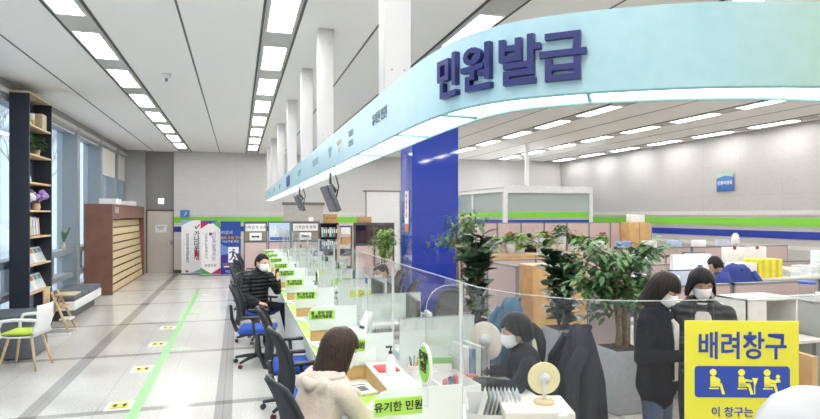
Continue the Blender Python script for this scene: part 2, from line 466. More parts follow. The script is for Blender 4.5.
# ================================================================== BLUE PILLAR
BP = mat('blue_gloss_panel', srgb('1a37a0'), .05, coat=.4, var=.04, vscale=3, spec=.7)
pil = thing('blue_pillar', 'tall square pillar clad in glossy blue panels', 'pillar', (3.66, 11.2, 0))
MB().box(-.47, .47, -.4, .4, 0, ZC - .02).obj('cladding', BP, pil)
sl = MB()
for z in (1.02, 2.05, 3.08): sl.box(-.472, .472, -.402, .402, z - .003, z + .003)
sl.obj('joint', hm('142a7c', rough=.4), pil)
hp = thing('pillar_notice', 'narrow white and orange vertical notice on the blue pillar', 'notice', (3.18, 11.12, 2.0))
MB().box(-.008, 0, -.13, .13, -.38, .42).obj('sheet', PAPER, hp)
MB().box(-.01, -.002, -.13, .13, -.38, -.22).obj('orange_band', hm('e07f4a', rough=.6), hp)
text('민\n원\n안\n내', .12, hm('c0532f', rough=.6), hp, (-.012, 0, .12), LF)

# ================================================================== HANGING SIGN BEAM
def catmull(P, n=8):
    out = []
    for i in range(len(P) - 1):
        p0 = Vector(P[max(i - 1, 0)]); p1 = Vector(P[i]); p2 = Vector(P[i + 1]); p3 = Vector(P[min(i + 2, len(P) - 1)])
        for k in range(n):
            t = k / n
            out.append(.5 * ((2 * p1) + (p2 - p0) * t + (2 * p0 - 5 * p1 + 4 * p2 - p3) * t * t + (3 * p1 - p0 - 3 * p2 + p3) * t ** 3))
    out.append(Vector(P[-1])); return out
OUT = [Vector((.88, 20.1)), Vector((.88, 14)), Vector((.88, 8)), Vector((.88, 4))] + catmull([(.88, 3.1), (.895, 2.74), (.94, 2.44), (1.035, 2.22), (1.17, 2.07), (1.33, 1.945), (1.58, 1.80), (1.84, 1.70), (2.1, 1.64), (2.6, 1.60), (3.4, 1.6)])
def offset(P, d):
    o = []
    for i, p in enumerate(P):
        a = P[max(0, i - 1)]; b = P[min(len(P) - 1, i + 1)]
        t = (b - a).normalized(); n = Vector((-t.y, t.x))
        o.append(p + n * d)
    return o
INN = offset(OUT, .235)
ZB, ZT = 2.42, 2.73
beam = thing('hanging_sign_beam', 'long pale blue sign beam hung from the ceiling, curving round the corner', 'sign', (0, 0, 0))
def wallstrip(mb, P, z0, z1, mi=0):
    for a, b in zip(P, P[1:]):
        mb.add([(a.x, a.y, z0), (b.x, b.y, z0), (b.x, b.y, z1), (a.x, a.y, z1)], [(0, 1, 2, 3)], mi, True)
    bmesh.ops.remove_doubles(mb.bm, verts=mb.bm.verts, dist=1e-4)
def slabstrip(mb, A, B, z0, z1, mi=0):
    n = len(A)
    vs = [[mb.bm.verts.new((p.x, p.y, z)) for p, z in ((A[i], z0), (B[i], z0), (B[i], z1), (A[i], z1))] for i in range(n)]
    for a, b in zip(vs, vs[1:]):
        for k in range(4):
            q = mb.bm.faces.new((a[k], b[k], b[(k + 1) % 4], a[(k + 1) % 4])); q.material_index = mi
    mb.bm.faces.new(vs[0]).material_index = mi; mb.bm.faces.new(vs[-1][::-1]).material_index = mi
def fascia_mat():
    m = bpy.data.materials.new('fascia_blue_green'); t = nt(m); b = t.nodes['Principled BSDF']
    tc = t.nodes.new('ShaderNodeTexCoord'); s = t.nodes.new('ShaderNodeSeparateXYZ'); t.links.new(tc.outputs['Object'], s.inputs[0])
    mr = t.nodes.new('ShaderNodeMapRange'); mr.inputs[1].default_value = .85; mr.inputs[2].default_value = 2.2
    t.links.new(s.outputs[0], mr.inputs[0])
    r = t.nodes.new('ShaderNodeValToRGB')
    r.color_ramp.elements[0].color = (*srgb('a8cddb'), 1); r.color_ramp.elements[1].color = (*srgb('a3bfa9'), 1)
    e = r.color_ramp.elements.new(.62); e.color = (*srgb('a4cad0'), 1)
    t.links.new(mr.outputs[0], r.inputs[0])
    v = t.nodes.new('ShaderNodeTexVoronoi'); v.inputs['Scale'].default_value = 7; v.feature = 'SMOOTH_F1'
    n = t.nodes.new('ShaderNodeTexNoise'); n.inputs['Scale'].default_value = 5; t.links.new(tc.outputs['Object'], n.inputs[0])
    t.links.new(n.outputs['Color'], v.inputs[0])
    x = t.nodes.new('ShaderNodeMix'); x.data_type = 'RGBA'; x.blend_type = 'MIX'
    mm = t.nodes.new('ShaderNodeMath'); mm.operation = 'MULTIPLY'; mm.inputs[1].default_value = .35
    t.links.new(v.outputs[0], mm.inputs[0]); t.links.new(mm.outputs[0], x.inputs[0])
    t.links.new(r.outputs[0], x.inputs[6]); x.inputs[7].default_value = (*srgb('c4dde2'), 1)
    t.links.new(x.outputs[2], b.inputs['Base Color']); b.inputs['Roughness'].default_value = .35
    return m
FASC = fascia_mat()
mb = MB(); slabstrip(mb, OUT, offset(OUT, .015), ZB, ZT); mb.obj('fascia', FASC, beam)
mb = MB(); slabstrip(mb, INN, offset(OUT, .22), ZB, ZT); mb.obj('inner_fascia', hm('c9dfe4', rough=.4), beam)
mb = MB(); slabstrip(mb, offset(OUT, .015), offset(OUT, .22), ZT - .02, ZT - .005); mb.obj('top_cover', WHITE, beam)
SOFF = mat('sign_soffit_diffuser', (1, 1, 1), .4, var=0, emit=1.7, ecol=(.97, 1, 1))
mb = MB(); slabstrip(mb, offset(OUT, .02), offset(OUT, .215), ZB + .012, ZB + .02); mb.obj('light_panel', SOFF, beam)
TEAL = hm('6fa5a8', rough=.3)
mb = MB(); slabstrip(mb, offset(OUT, -.003), offset(OUT, .012), ZB - .006, ZB); slabstrip(mb, offset(OUT, .222), offset(OUT, .237), ZB - .006, ZB)
mb.obj('edge_trim', TEAL, beam)
mb = MB()
for tx in (.905, 1.29):
    i = min(range(4, len(OUT)), key=lambda q: abs(OUT[q].x - tx)); a, b = OUT[i].lerp(INN[i], .05), OUT[i].lerp(INN[i], .95); mb.tube([(a.x, a.y, ZB + .008), (b.x, b.y, ZB + .008)], .009, 4)
for y in (3.4, 4.6, 5.8, 7, 8.2, 9.4, 10.6, 11.8, 13, 14.2, 15.4, 16.6, 17.8, 19): mb.box(.885, 1.11, y - .012, y + .012, ZB - .002, ZB + .01)
mb.obj('divider_bar', TEAL, beam)
MB().box(.88, 1.115, 20.1, 20.14, ZB, ZT).obj('end_cap', hm('b4dbe6', rough=.4), beam)
# big raised letters on the curve
def on_curve(u_px):
    """point on the beam's outer face in the direction of picture column u"""
    best = None
    for a, b in zip(OUT, OUT[1:]):
        for k in range(20):
            p = a.lerp(b, k / 20)
            zz = p.x * _S + p.y * _C
            if zz < .3: continue
            u = 410 + FPX * (p.x * _C - p.y * _S) / zz
            if best is None or abs(u - u_px) < best[0]: best = (abs(u - u_px), p, (b - a).normalized())
    return best[1], best[2]
for ch, u, zc in (('민', 451, 2.556), ('원', 480, 2.554), ('발', 520, 2.551), ('급', 563.5, 2.549)):
    p, t = on_curve(u)
    nrm = Vector((t.y, -t.x))
    p = p + nrm * .014 if nrm.dot(Vector((-p.x, -p.y))) > 0 else p - nrm * .014
    text(ch, .206, NAVYTXT, beam, (p.x, p.y, zc), (R(90), 0, math.atan2(t.y, t.x)), 'letter', extrude=.013, offset=.0048, sx=1.0)
# small texts on the straight fascia
GTXT = hm('93b3c2', rough=.5); OTXT = hm('d9c0a2', rough=.5); DTX = hm('8ea3b0', rough=.5)
for y, z, s, body, m in ((3.72, 2.585, .085, '유기한 민원', hm('6f828e', rough=.5)), (4.72, 2.61, .055, '통합민원', DTX), (4.72, 2.53, .055, '증명발급', DTX), (5.3, 2.60, .06, '여권 신청', OTXT), (5.3, 2.53, .05, '교부', OTXT), (5.85, 2.57, .055, '가족관계\n등록', GTXT),
                       (7.0, 2.57, .09, '인감·주민등록', GTXT), (8.9, 2.57, .1, '외국인 민원', GTXT), (13.2, 2.57, .11, '지적 민원', GTXT), (15.2, 2.57, .11, '건축 민원', GTXT), (17.4, 2.57, .11, '세무', GTXT)):
    text(body, s, m, beam, (.876, y, z), LF, extrude=.002)
MB().box(.872, .88, 10.6, 11.3, 2.47, 2.66).obj('blue_plate', hm('2c3f86', rough=.4), beam)
# hanging columns
for i, y in enumerate((3.70, 6.88, 8.8, 11.3, 14.2, 17.0, 19.3)):
    t = thing('hanging_column', 'white square hanging post from ceiling to sign beam, %s counting from the lettered corner' % ORD[i], 'post', (.975, y, ZT))
    MB().box(-.085, .085, -.085, .085, -.01, ZC - ZT, .004).obj('shaft', hm('c8c8c8', rough=.5, var=.01), t)
    mb = MB()
    for z in (.14, ZC - ZT - .17):
        for s in (-1, 1): mb.tube([(s * .04, -.086, z), (s * .04, -.09, z)], .006, 8)
    mb.obj('bolt', GREY, t)
# TV monitors hanging under beam
def tv(loc, rz, lab, s=1):
    t = thing('hanging_monitor', lab, 'monitor', loc, rz)
    M = frame_mat((0, 0, -.36 * s), rx=R(0), ry=R(-22))
    MB().box(-.025, .025, -.30 * s, .30 * s, -.19 * s, .19 * s, .008, M).obj('housing', DGREY, t)
    MB().box(-.028, -.0255, -.28 * s, .28 * s, -.17 * s, .17 * s, 0, M).obj('screen', hm('47475c', rough=.2), t)
    MB().tube([(.0, 0, .0), (.0, 0, -.12), (.06, 0, -.2), (.03, 0, -.3 * s)], .016, 8).obj('bracket', BLACK, t)
    MB().tube([(.06, .02, -.02), (.10, .03, -.15), (.07, .02, -.28)], .008, 6).obj('cable', BLACK, t)
tv((.98, 6.5, ZB), R(2), 'black monitor hanging under the sign beam, the nearer and larger of two', .8)
tv((.98, 9.9, ZB), R(2), 'black monitor hanging under the sign beam, the farther and smaller of two', .75)

# ================================================================== SERVICE COUNTER
Y0, DY, NB = 2.86, 1.4, 10
GX = 1.11
cnt_t = hm('e9eae6', rough=.35); cnt_f = hm('d8dad8', rough=.5)
CORN = catmull([(GX, 2.86), (1.115, 2.66), (1.17, 2.42), (1.30, 2.2), (1.50, 2.06), (1.80, 1.99), (2.2, 1.96), (2.7, 1.95), (3.3, 1.95)], 5)
def bay(k): return Y0 + DY * k
# label signs on dividers: (k, text)
def divider(k):
    y = bay(k)
    t = thing('booth_divider', 'frosted booth divider with green label, %s counting from the curved corner' % ORD[k], 'divider', (.64, y, .75))
    MB().box(.02, .46, -.012, .012, 0, .12, .003).obj('wood_base', WOOD, t)
    # frosted panel with rounded outer corner
    pts = [(.0, .10), (.0, .26)] + [(.07 - .07 * math.cos(a), .26 + .07 * math.sin(a)) for a in (R(30), R(60), R(90))] + [(.465, .33), (.465, .10)]
    MB().prism(pts, .008, frame_mat((0, -.022, 0))).obj('frosted_panel', FROST, t)
    # clear tall panel with rounded corner, by the glass
    def arc(o): return [(.28 + o, .12), (.28 + o, .72)] + [(.40 + (-.12 + o) * math.cos(a), .72 + (.12 - o) * math.sin(a)) for a in (R(20), R(40), R(60), R(80), R(90))] + [(.465, .84 - o)]
    MB().prism(arc(0) + [(.465, .12)], .008, frame_mat((0, .004, 0))).obj('clear_panel', ACRYL2, t)
    mb = MB(); mb.tube([(x, .008, z) for x, z in arc(.002)], .0022, 6); mb.obj('panel_edge', EDGE, t)
    lp = MB().box(.005, .25, -.031, -.024, .205, .292, .002).obj('green_label', GREEN, t)
    body = '유기한 민원' if k < 2 else '통 · 증명 민원\n가족관계등록'
    text(body, .052 if k < 2 else .036, DARKTXT, lp, (.127, -.033, .248), FR, offset=.0006)
    mb = MB(); mb.tube([(.40, -.03, .06), (.40, -.012, .06)], .014, 10); mb.obj('knob', WHITE, t)
def oval(k):
    y = bay(k) - .03
    t = thing('round_sign', 'round green sign standing on the frosted divider, %s from the curved corner' % ORD[k], 'sign', (.905, y, .75), R(-90))
    MB().lathe([(.101, -.006), (.104, 0), (.101, .006)], 32, frame_mat((0, 0, .45), rx=R(90))).obj('rim', WHITE, t)
    MB().lathe([(.09, -.002), (.09, .002)], 32, frame_mat((0, -.007, .45), rx=R(90))).obj('disc', hm('9ed257', rough=.5), t)
    text('유기한\n민원', .053, DARKTXT, t, (0, -.011, .46), FR, offset=.001)
    MB().box(-.03, .03, -.01, .01, .24, .34, .003).obj('bracket', ACRYL2, t)
for k in range(NB):
    divider(k)
for k in (0, 3, 6): oval(k)
for k in range(NB):
    y0, y1 = bay(k), bay(k) + DY
    e = ORD[k] + ' bay from the curved corner'
    t = thing('service_counter', 'white customer counter with wooden ledge front, ' + e, 'counter', (.64, y0, 0))
    MB().box(0, .47, 0, DY - .002, .715, .75, .004).obj('worktop', cnt_t, t)
    MB().box(.03, .06, 0, DY - .002, 0, .71).obj('front_panel', cnt_f, t)
    MB().box(-.002, .006, 0, DY - .002, .72, .745).obj('edge_strip', GREEN, t)
    MB().box(.26, .275, .015, DY - .015, .75, .855).obj('ledge_front', WOOD, t)
    MB().box(.255, .47, .015, DY - .015, .855, .87, .003).obj('ledge', hm('f0f1ee', rough=.3), t)
    if k < 9:
        simple('desk_mat', 'lime green desk mat on the customer counter, ' + e, 'desk mat', MB().box(.0, .235, .15, DY - .1, .0, .004), GREEN, loc=(.65, y0, .75))
    # glass screen
    g = thing('glass_screen', 'clear glass screen above the counter, ' + e, 'glass screen', (GX, y0, .87))
    MB().box(-.004, .004, 0, DY, 0, .73).obj('pane', ACRYL, g)
    MB().box(-.0045, .0045, 0, DY, .730, .734).obj('top_edge', EDGE, g)
    MB().box(-.008, .008, -.006, .006, 0, .730).obj('post', see('post_acrylic', (.9, .93, .92), .45, gloss=.1), g)
    # staff desk
    s = thing('staff_desk', 'white staff desk behind the glass, ' + e, 'desk', (1.13, y0, 0))
    MB().box(0, .78, 0, DY - .004, .72, .75, .003).obj('desktop', cnt_t, s)
    MB().box(.02, .04, 0, DY - .004, 0, .72).obj('modesty_panel', cnt_f, s)
    for yy in (.02, DY - .05): MB().box(.05, .74, yy, yy + .03, 0, .72).obj('side_panel', cnt_f, s)
# curved corner: counter, glass
cc = thing('corner_counter', 'white curved corner counter carrying the yellow sign', 'counter', (0, 0, 0))
mb = MB(); slabstrip(mb, offset(CORN, -.45), offset(CORN, .42), .72, .75); mb.obj('worktop', cnt_t, cc)
mb = MB(); slabstrip(mb, offset(CORN, -.38), offset(CORN, -.36), 0, .72); mb.obj('front_panel', cnt_f, cc)
mb = MB(); slabstrip(mb, offset(CORN, -.85)[14:], offset(CORN, -.44)[14:], .72, .75); mb.obj('worktop', cnt_t, cc)
mb = MB(); slabstrip(mb, offset(CORN, -.2), offset(CORN, -.006), .75, .868); mb.obj('ledge', WOOD, cc)
cg = thing('curved_glass_screen', 'clear curved glass screen round the counter corner', 'glass screen', (0, 0, 0))
mb = MB(); slabstrip(mb, offset(CORN, -.004), offset(CORN, .004), .87, 1.6); mb.obj('pane', ACRYL2, cg)
mb = MB(); slabstrip(mb, offset(CORN, -.0042), offset(CORN, .0042), 1.6, 1.603); mb.obj('top_edge', EDGE, cg)
# yellow priority sign
sg = thing('priority_sign', 'yellow priority window sign with navy seated pictograms', 'sign', (1.735, 1.70, .87), R(-18))
SW = .40
YEL = mat('yellow_sign', srgb('dfd83c'), .5, var=.01)
MB().box(-SW / 2, SW / 2, -.004, .004, 0, .70, .001).obj('board', YEL, sg)
MB().box(-SW / 2, SW / 2, .004, .006, 0, .70).obj('bounce_block_sheet', hm('8f9296', rough=.7), sg)  # unseen grey back sheet, added to keep yellow bounce off the coats
MB().box(-.16, .16, -.10, .10, -.001, .006).obj('base', ACRYL2, sg)
text('배려창구', .104, BLUETXT, sg, (0, -.0055, .605), FR, extrude=.001, offset=.0018, sx=.83)
# navy rounded panel
def rrect(w, h, r, cx=0, cz=0):
    P = []
    for sx, sz, a0 in ((1, 1, 0), (-1, 1, 90), (-1, -1, 180), (1, -1, 270)):
        for k in range(5):
            a = R(a0 + k * 22.5); P.append((cx + sx * (w / 2 - r) + r * math.cos(a), cz + sz * (h / 2 - r) + r * math.sin(a)))
    return P
MB().prism(rrect(.335, .112, .012, 0, .4625), .0015, frame_mat((0, -.006, .02))).obj('pictogram_panel', hm('2b47a2', rough=.5), sg)
PY = hm('f0ea4c', rough=.5)
def picto(cx, kind):
    mb = MB(); z = .4825
    M = frame_mat((cx, -.0065, z))
    mb.lathe([(.012, -.001), (.012, .001)], 16, M @ frame_mat((-.008, 0, .034), rx=R(90)))
    mb.prism([(-.018, .02), (.0, .02), (.006, .0), (.004, -.016), (-.018, -.016)], .001, M)       # torso
    mb.prism([(-.018, -.005), (.022, -.005), (.026, -.016), (-.018, -.018)], .001, M)              # thigh
    mb.prism([(.014, -.01), (.024, -.01), (.034, -.045), (.024, -.045)], .001, M)                   # shin
    mb.prism([(-.022, -.022), (.012, -.022), (.012, -.026), (-.022, -.026)], .001, M)
    if kind == 0: mb.ball((.002, 0, .002), (.016, .001, .014), 12, M)
    if kind == 1:
        mb.prism([(.0, .012), (.03, .006), (.03, 0), (.0, .002)], .001, M)
        mb.prism([(.030, .014), (.05, .014), (.042, -.012), (.038, -.012)], .001, M)
        mb.prism([(.036, 0), (.04, 0), (.04, -.045), (.036, -.045)], .001, M)
    if kind == 2:
        mb.prism([(.0, .012), (.024, .004), (.028, .012), (.024, -.004), (.0, -.002)], .001, M)
        mb.lathe([(.007, -.001), (.007, .001)], 12, M @ frame_mat((.03, 0, .02), rx=R(90)))
        mb.prism([(.022, .012), (.036, .012), (.04, 0), (.02, -.002)], .001, M)
    mb.obj('pictogram', PY, sg)
for i, cx in enumerate((-.095, .005, .095)): picto(cx, i)
text('이 창구는', .038, BLUETXT, sg, (-.035, -.0055, .372), FR, extrude=.0008, offset=.0004)
text('임산부·장애인·어르신', .032, BLUETXT, sg, (0, -.0055, .30), FR, extrude=.0008, offset=.0004)
text('우선 창구입니다', .032, BLUETXT, sg, (0, -.0055, .24), FR, extrude=.0008, offset=.0004)
# ================================================================== LEFT SIDE FURNITURE
NAVYB = mat('bookshelf_navy', srgb('242a36'), .5, var=.06)
bsx, bsy0, bsy1 = -3.20, 10.75, 11.95
bs = thing('bookshelf', 'tall narrow navy bookshelf standing against the windows', 'bookshelf', (bsx, bsy0, 0))
for y_ in (0, 1.16): MB().box(-.28, 0, y_, y_ + .04, 0, 3.9).obj('side_panel', NAVYB, bs)
MB().box(-.28, -.27, .04, 1.16, .6, 3.88).obj('back_panel', hm('3a4252', rough=.6), bs)
MB().box(-.27, -.25, .38, .60, 0, 3.88).obj('back_post', NAVYB, bs)
MB().box(-.28, .0, 0, 1.2, 3.9, 3.94, .002).obj('top_board', hm('b7a68c', rough=.6), bs)
SHZ = [.22, .68, 1.14, 1.60, 2.03, 2.49, 2.95, 3.42]
for z in SHZ: MB().box(-.27, -.005, .04, 1.16, z - .03, z, .002).obj('shelf', BEECH, bs)
def shx(y): return bsx - .14
# contents
def flowers(loc, lab, colr, n=26, r=.10, vase=None, h=.10, cat='plant', name='flower_vase', group=None, leaf=LEAFM):
    t = thing(name, lab, cat, loc, 0, group)
    (vase or MB().lathe([(.05, 0), (.065, .05), (.055, h), (.045, h)], 14)).obj('vase', vase_m[0], t)
    mb = MB(); rr = random.Random(len(lab))
    for i in range(n):
        a, b = rr.uniform(0, 6.28), rr.uniform(-.2, 1)
        c = Vector((math.cos(a) * r * math.cos(b), math.sin(a) * r * math.cos(b), h + r * .7 + r * .8 * math.sin(b)))
        mb.ball(c, (r * .28, r * .28, r * .24), 7)
        mb.tube([(0, 0, h * .7), c], .003, 4)
    mb.obj('bloom', colr, t)
    return t
vase_m = [BEECH]
def leafblob(mb, c, r, n, size, rr, flat=.6):
    for i in range(n):
        a, b = rr.uniform(0, 6.28), rr.uniform(-1, 1.4)
        q = rr.uniform(.5, 1)
        p = Vector(c) + Vector((math.cos(a) * r * math.cos(b) * q, math.sin(a) * r * math.cos(b) * q, r * math.sin(b) * q))
        leaf(mb, p, Vector((math.cos(a), math.sin(a), rr.uniform(-.5, .6))), size * rr.uniform(.7, 1.2), flat)
def leaf(mb, p, d, L, w=.45, droop=.25, prof=((0, .12), (.25, .8), (.55, 1), (.8, .65), (1, .05))):
    """one curved leaf, a 3x5 grid from p along d"""
    d = d.normalized(); up = Vector((0, 0, 1))
    s = d.cross(up)
    if s.length < .1: s = Vector((1, 0, 0))
    s.normalize(); u = s.cross(d)
    rows = []
    for t, ww in prof:
        c = p + d * (L * t) - up * (droop * L * t * t)
        rows.append([c - s * ww * w * L / 2 + u * .12 * ww * w * L, c, c + s * ww * w * L / 2 + u * .12 * ww * w * L])
    vs = [q for r_ in rows for q in r_]
    fs = []
    for i in range(4):
        for j in range(2): fs.append((i * 3 + j, i * 3 + j + 1, i * 3 + j + 4, i * 3 + j + 3))
    mb.add(vs, fs, 0, True)
def small_plant(loc, lab, r=.12, n=70, size=.07, potm=None, h=.1, leafm=None, bloom=None, group=None, cat='plant', name='potted_plant', pr=.06):
    t = thing(name, lab, cat, loc, 0, group)
    MB().lathe([(pr * .75, 0), (pr, h), (pr * .9, h), (pr * .85, h * .9)], 14).obj('pot', potm or BEECH, t)
    mb = MB(); rr = random.Random(sum(map(ord, lab)))
    leafblob(mb, (0, 0, h + r * .7), r, n, size, rr)
    for i in range(5): mb.tube([(0, 0, h * .8), (rr.uniform(-r, r) * .5, rr.uniform(-r, r) * .5, h + r * .8)], .004, 4)
    mb.obj('foliage', leafm or LEAFM, t)
    if bloom:
        mb = MB()
        for i in range(16):
            a = rr.uniform(0, 6.28); q = rr.uniform(0, r)
            mb.ball((math.cos(a) * q, math.sin(a) * q, h + r * 1.5 + rr.uniform(-.02, .05)), r * .17, 6)
        mb.obj('bloom', bloom, t)
    return t
sx = bsx - .13
can = thing('tea_tin', 'white and yellow tea tin on the top shelf', 'tin', (sx, bsy0 + .50, 3.42))
MB().lathe([(.06, 0), (.06, .22), (.055, .225)], 18).obj('body', WHITE, can); MB().lathe([(.0612, .05), (.0612, .12)], 18).obj('band', hm('e3c94d', rough=.5), can)
simple('gift_box', 'beige gift box beside the tea tin on the top shelf', 'box', MB().box(-.1, .1, -.12, .12, 0, .27, .004), hm('c8b8a0', rough=.7), loc=(sx, bsy0 + .88, 3.42))
simple('milk_jug', 'small white jug at the near end of the top shelf', 'jug', MB().lathe([(.035, 0), (.045, .04), (.03, .09), (.035, .11)], 14), WHITE, loc=(sx, bsy0 + .18, 3.42))
simple('sugar_bowl', 'little white bowl between jug and tea tin', 'bowl', MB().lathe([(.03, 0), (.045, .05), (.04, .07), (.01, .08)], 14), WHITE, loc=(sx + .02, bsy0 + .33, 3.42))
small_plant((sx, bsy0 + .28, 2.95), 'leafy green plant in log pot, nearer of two on one shelf', .14, 130, .07)
small_plant((sx, bsy0 + .80, 2.95), 'leafy green plant in log pot, farther of two on one shelf', .15, 140, .07, h=.12)
pf = thing('framed_picture', 'white framed picture leaning on the middle shelf', 'picture', (sx - .02, bsy0 + .46, 2.49), 0)
M = frame_mat((0, 0, 0), ry=R(-14)); MB().box(-.012, .012, -.16, .16, 0, .32, .003, M).obj('frame', WHITE, pf)
MB().box(.0125, .014, -.12, .12, .05, .27, 0, M).obj('print', hm('b9c4a6', rough=.6), pf)
pf2 = dup(pf, (sx - .04, bsy0 + .2, 2.49), R(10), 'smaller white framed card beside the leaning picture')
flowers((sx, bsy0 + .28, 2.03), 'white hydrangea in round log vase', hm('eceee0', rough=.8), r=.12)
flowers((sx, bsy0 + .80, 2.03), 'lilac hydrangea in round log vase', hm('a98fd0', rough=.8), n=34, r=.15, h=.12)
bookc = ['d14f7a', 'e8e6e0', 'd8d94f', '6a9ec9', 'f0f0ee', '7a5aa8', 'e8e6e0', 'cf7c3f']
for sh, (z, n, what) in enumerate(((1.60, 8, 'book'), (1.14, 5, 'magazine'), (.68, 5, 'magazine'))):
    y = bsy0 + .14
    for i in range(n):
        c = bookc[(i + sh * 3) % 8]; w = .035 if what == 'book' else .02
        t = thing(what, '%s %s on the %s shelf, %s in line' % ({'d14f7a': 'pink', 'e8e6e0': 'off-white', 'd8d94f': 'yellow', '6a9ec9': 'blue', 'f0f0ee': 'white', '7a5aa8': 'purple', 'cf7c3f': 'orange'}[c], 'leaning book' if what == 'book' else 'display magazine', ('third' if sh == 0 else 'second' if sh == 1 else 'lowest'), ORD[i]), what, (sx, y, z), 0, 'books and magazines on the navy bookshelf')
        M = frame_mat((0, 0, .012), rx=R(12), ry=R(0)) if what == 'book' else frame_mat((.05, 0, 0), rz=0, ry=R(-24))
        if what == 'book':
            MB().box(-.09, .09, 0, w, 0, .27 + .02 * (i % 3), .002, M).obj('cover', hm(c, rough=.5), t); MB().box(-.085, .092, .005, w - .005, .005, .26 + .02 * (i % 3), 0, M).obj('pages', PAPER, t)
            y += .07
        else:
            MB().box(-.008, 0, 0, .2, .0, .28, .001, M).obj('pages', PAPER, t); MB().box(0, .002, 0, .2, 0, .28, 0, M).obj('cover', hm(('e4e9f2', 'b9cbe6', 'e9e4d6', 'cfd6e8', 'dfe8dc')[i], rough=.3), t)
            MB().box(.002, .003, .02, .16, .17, .25, 0, M).obj('cover_print', hm(('5a78b8', '7c62b0', 'c96a52', '4c9a80', '6f86c8')[i], rough=.3), t)
            y += .205
# wooden magazine rack
WAL = mat('walnut_panel', srgb('7d5547'), .5, var=.14, vscale=3)
CREAM = mat('cream_display_board', srgb('d9c39a'), .55, var=.05)
rk = thing('magazine_rack', 'large walnut display rack with cream stepped boards', 'rack', (-2.93, 15.8, 0))
for y_ in (0, 5.0): MB().box(-.62, 0, y_, y_ + .06, 0, 2.22).obj('side_panel', WAL, rk)
MB().box(-.62, .0, 0.06, 5.0, 1.86, 2.22).obj('header_panel', WAL, rk)
MB().box(-.62, -.05, .06, 5.0, 0, .04).obj('plinth', WAL, rk)
for i in range(9):
    z0 = .04 + i * .2; x = -.05 - .012 * i
    MB().box(x - .02, x, .06, 5.0, z0, z0 + .185).obj('display_board', CREAM, rk)
mb = MB()
for i in range(9):
    z0 = .04 + i * .2; x = -.05 - .012 * i
    mb.box(x - .04, x + .004, .06, 5.0, z0 + .185, z0 + .196)
    for j in range(27): mb.box(x + .002, x + .012, .16 + j * .18, .24 + j * .18, z0 + .172, z0 + .198)
mb.obj('slot', hm('2c2622', rough=.6), rk)
text('자료실', .18, WHITE, rk, (.004, .55, 2.06), RT)
simple('white_carton', 'long white carton lying on the walnut rack, nearer of two', 'box', MB().box(-.2, .2, -.35, .35, 0, .15, .005), WHITE, loc=(-3.2, 17.0, 2.22))
simple('white_carton', 'long white carton lying on the walnut rack, farther of two', 'box', MB().box(-.2, .2, -.4, .4, 0, .14, .005), WHITE, loc=(-3.2, 19.4, 2.22))
# bench with grey cushions
GCUSH = mat('grey_cushion', srgb('5d6268'), .8, var=.05, bump=.2, bscale=300)
bn = thing('bench', 'low white bench with grey seat cushions below the windows', 'bench', (-3.49, 12.1, 0))
MB().box(0, .62, 0, 2.2, .2, .36, .01).obj('base', WHITE, bn)
MB().box(.1, .5, .1, 2.1, 0, .2).obj('plinth', DGREY, bn)
for i in range(4): MB().box(0.01, .61, .01 + i * .548, .545 + i * .548, .361, .46, .025).obj('cushion', GCUSH, bn)
for y, lab, c in ((13.0, 'small sprig with dark red stems in a vase on the window rail', '5a2c30'), (14.6, 'small green sprig in a vase on the window rail', '4a6a44')):
    t = thing('bud_vase', lab, 'vase', (XW - .13, y, 1.2)); MB().lathe([(.03, 0), (.045, .06), (.015, .13), (.02, .15)], 12).obj('vase', BEECH, t)
    mb = MB(); rr = random.Random(4)
    for i in range(7):
        q = Vector((rr.uniform(-.03, .1), rr.uniform(-.15, .15), rr.uniform(.3, .5))); mb.tube([(0, 0, .12), q], .005, 4)
        for j in range(5): mb.ball(Vector((0, 0, .12)).lerp(q, .5 + j * .12), .022, 6)
    mb.obj('sprig', hm(c, rough=.7), t)
# low reading table
lt = thing('reading_table', 'low dark grey reading table with a white end base', 'table', (-3.02, 9.0, 0))
MB().box(-.38, .42, 0, .78, .54, .60, .012).obj('tabletop', hm('4b5157', rough=.55), lt)
MB().box(-.3, .36, .06, .72, .02, .54, .004).obj('pedestal', hm('6b7076', rough=.6), lt)
MB().box(-.32, -.05, .03, .06, .05, .5, .004).obj('white_panel', WHITE, lt)
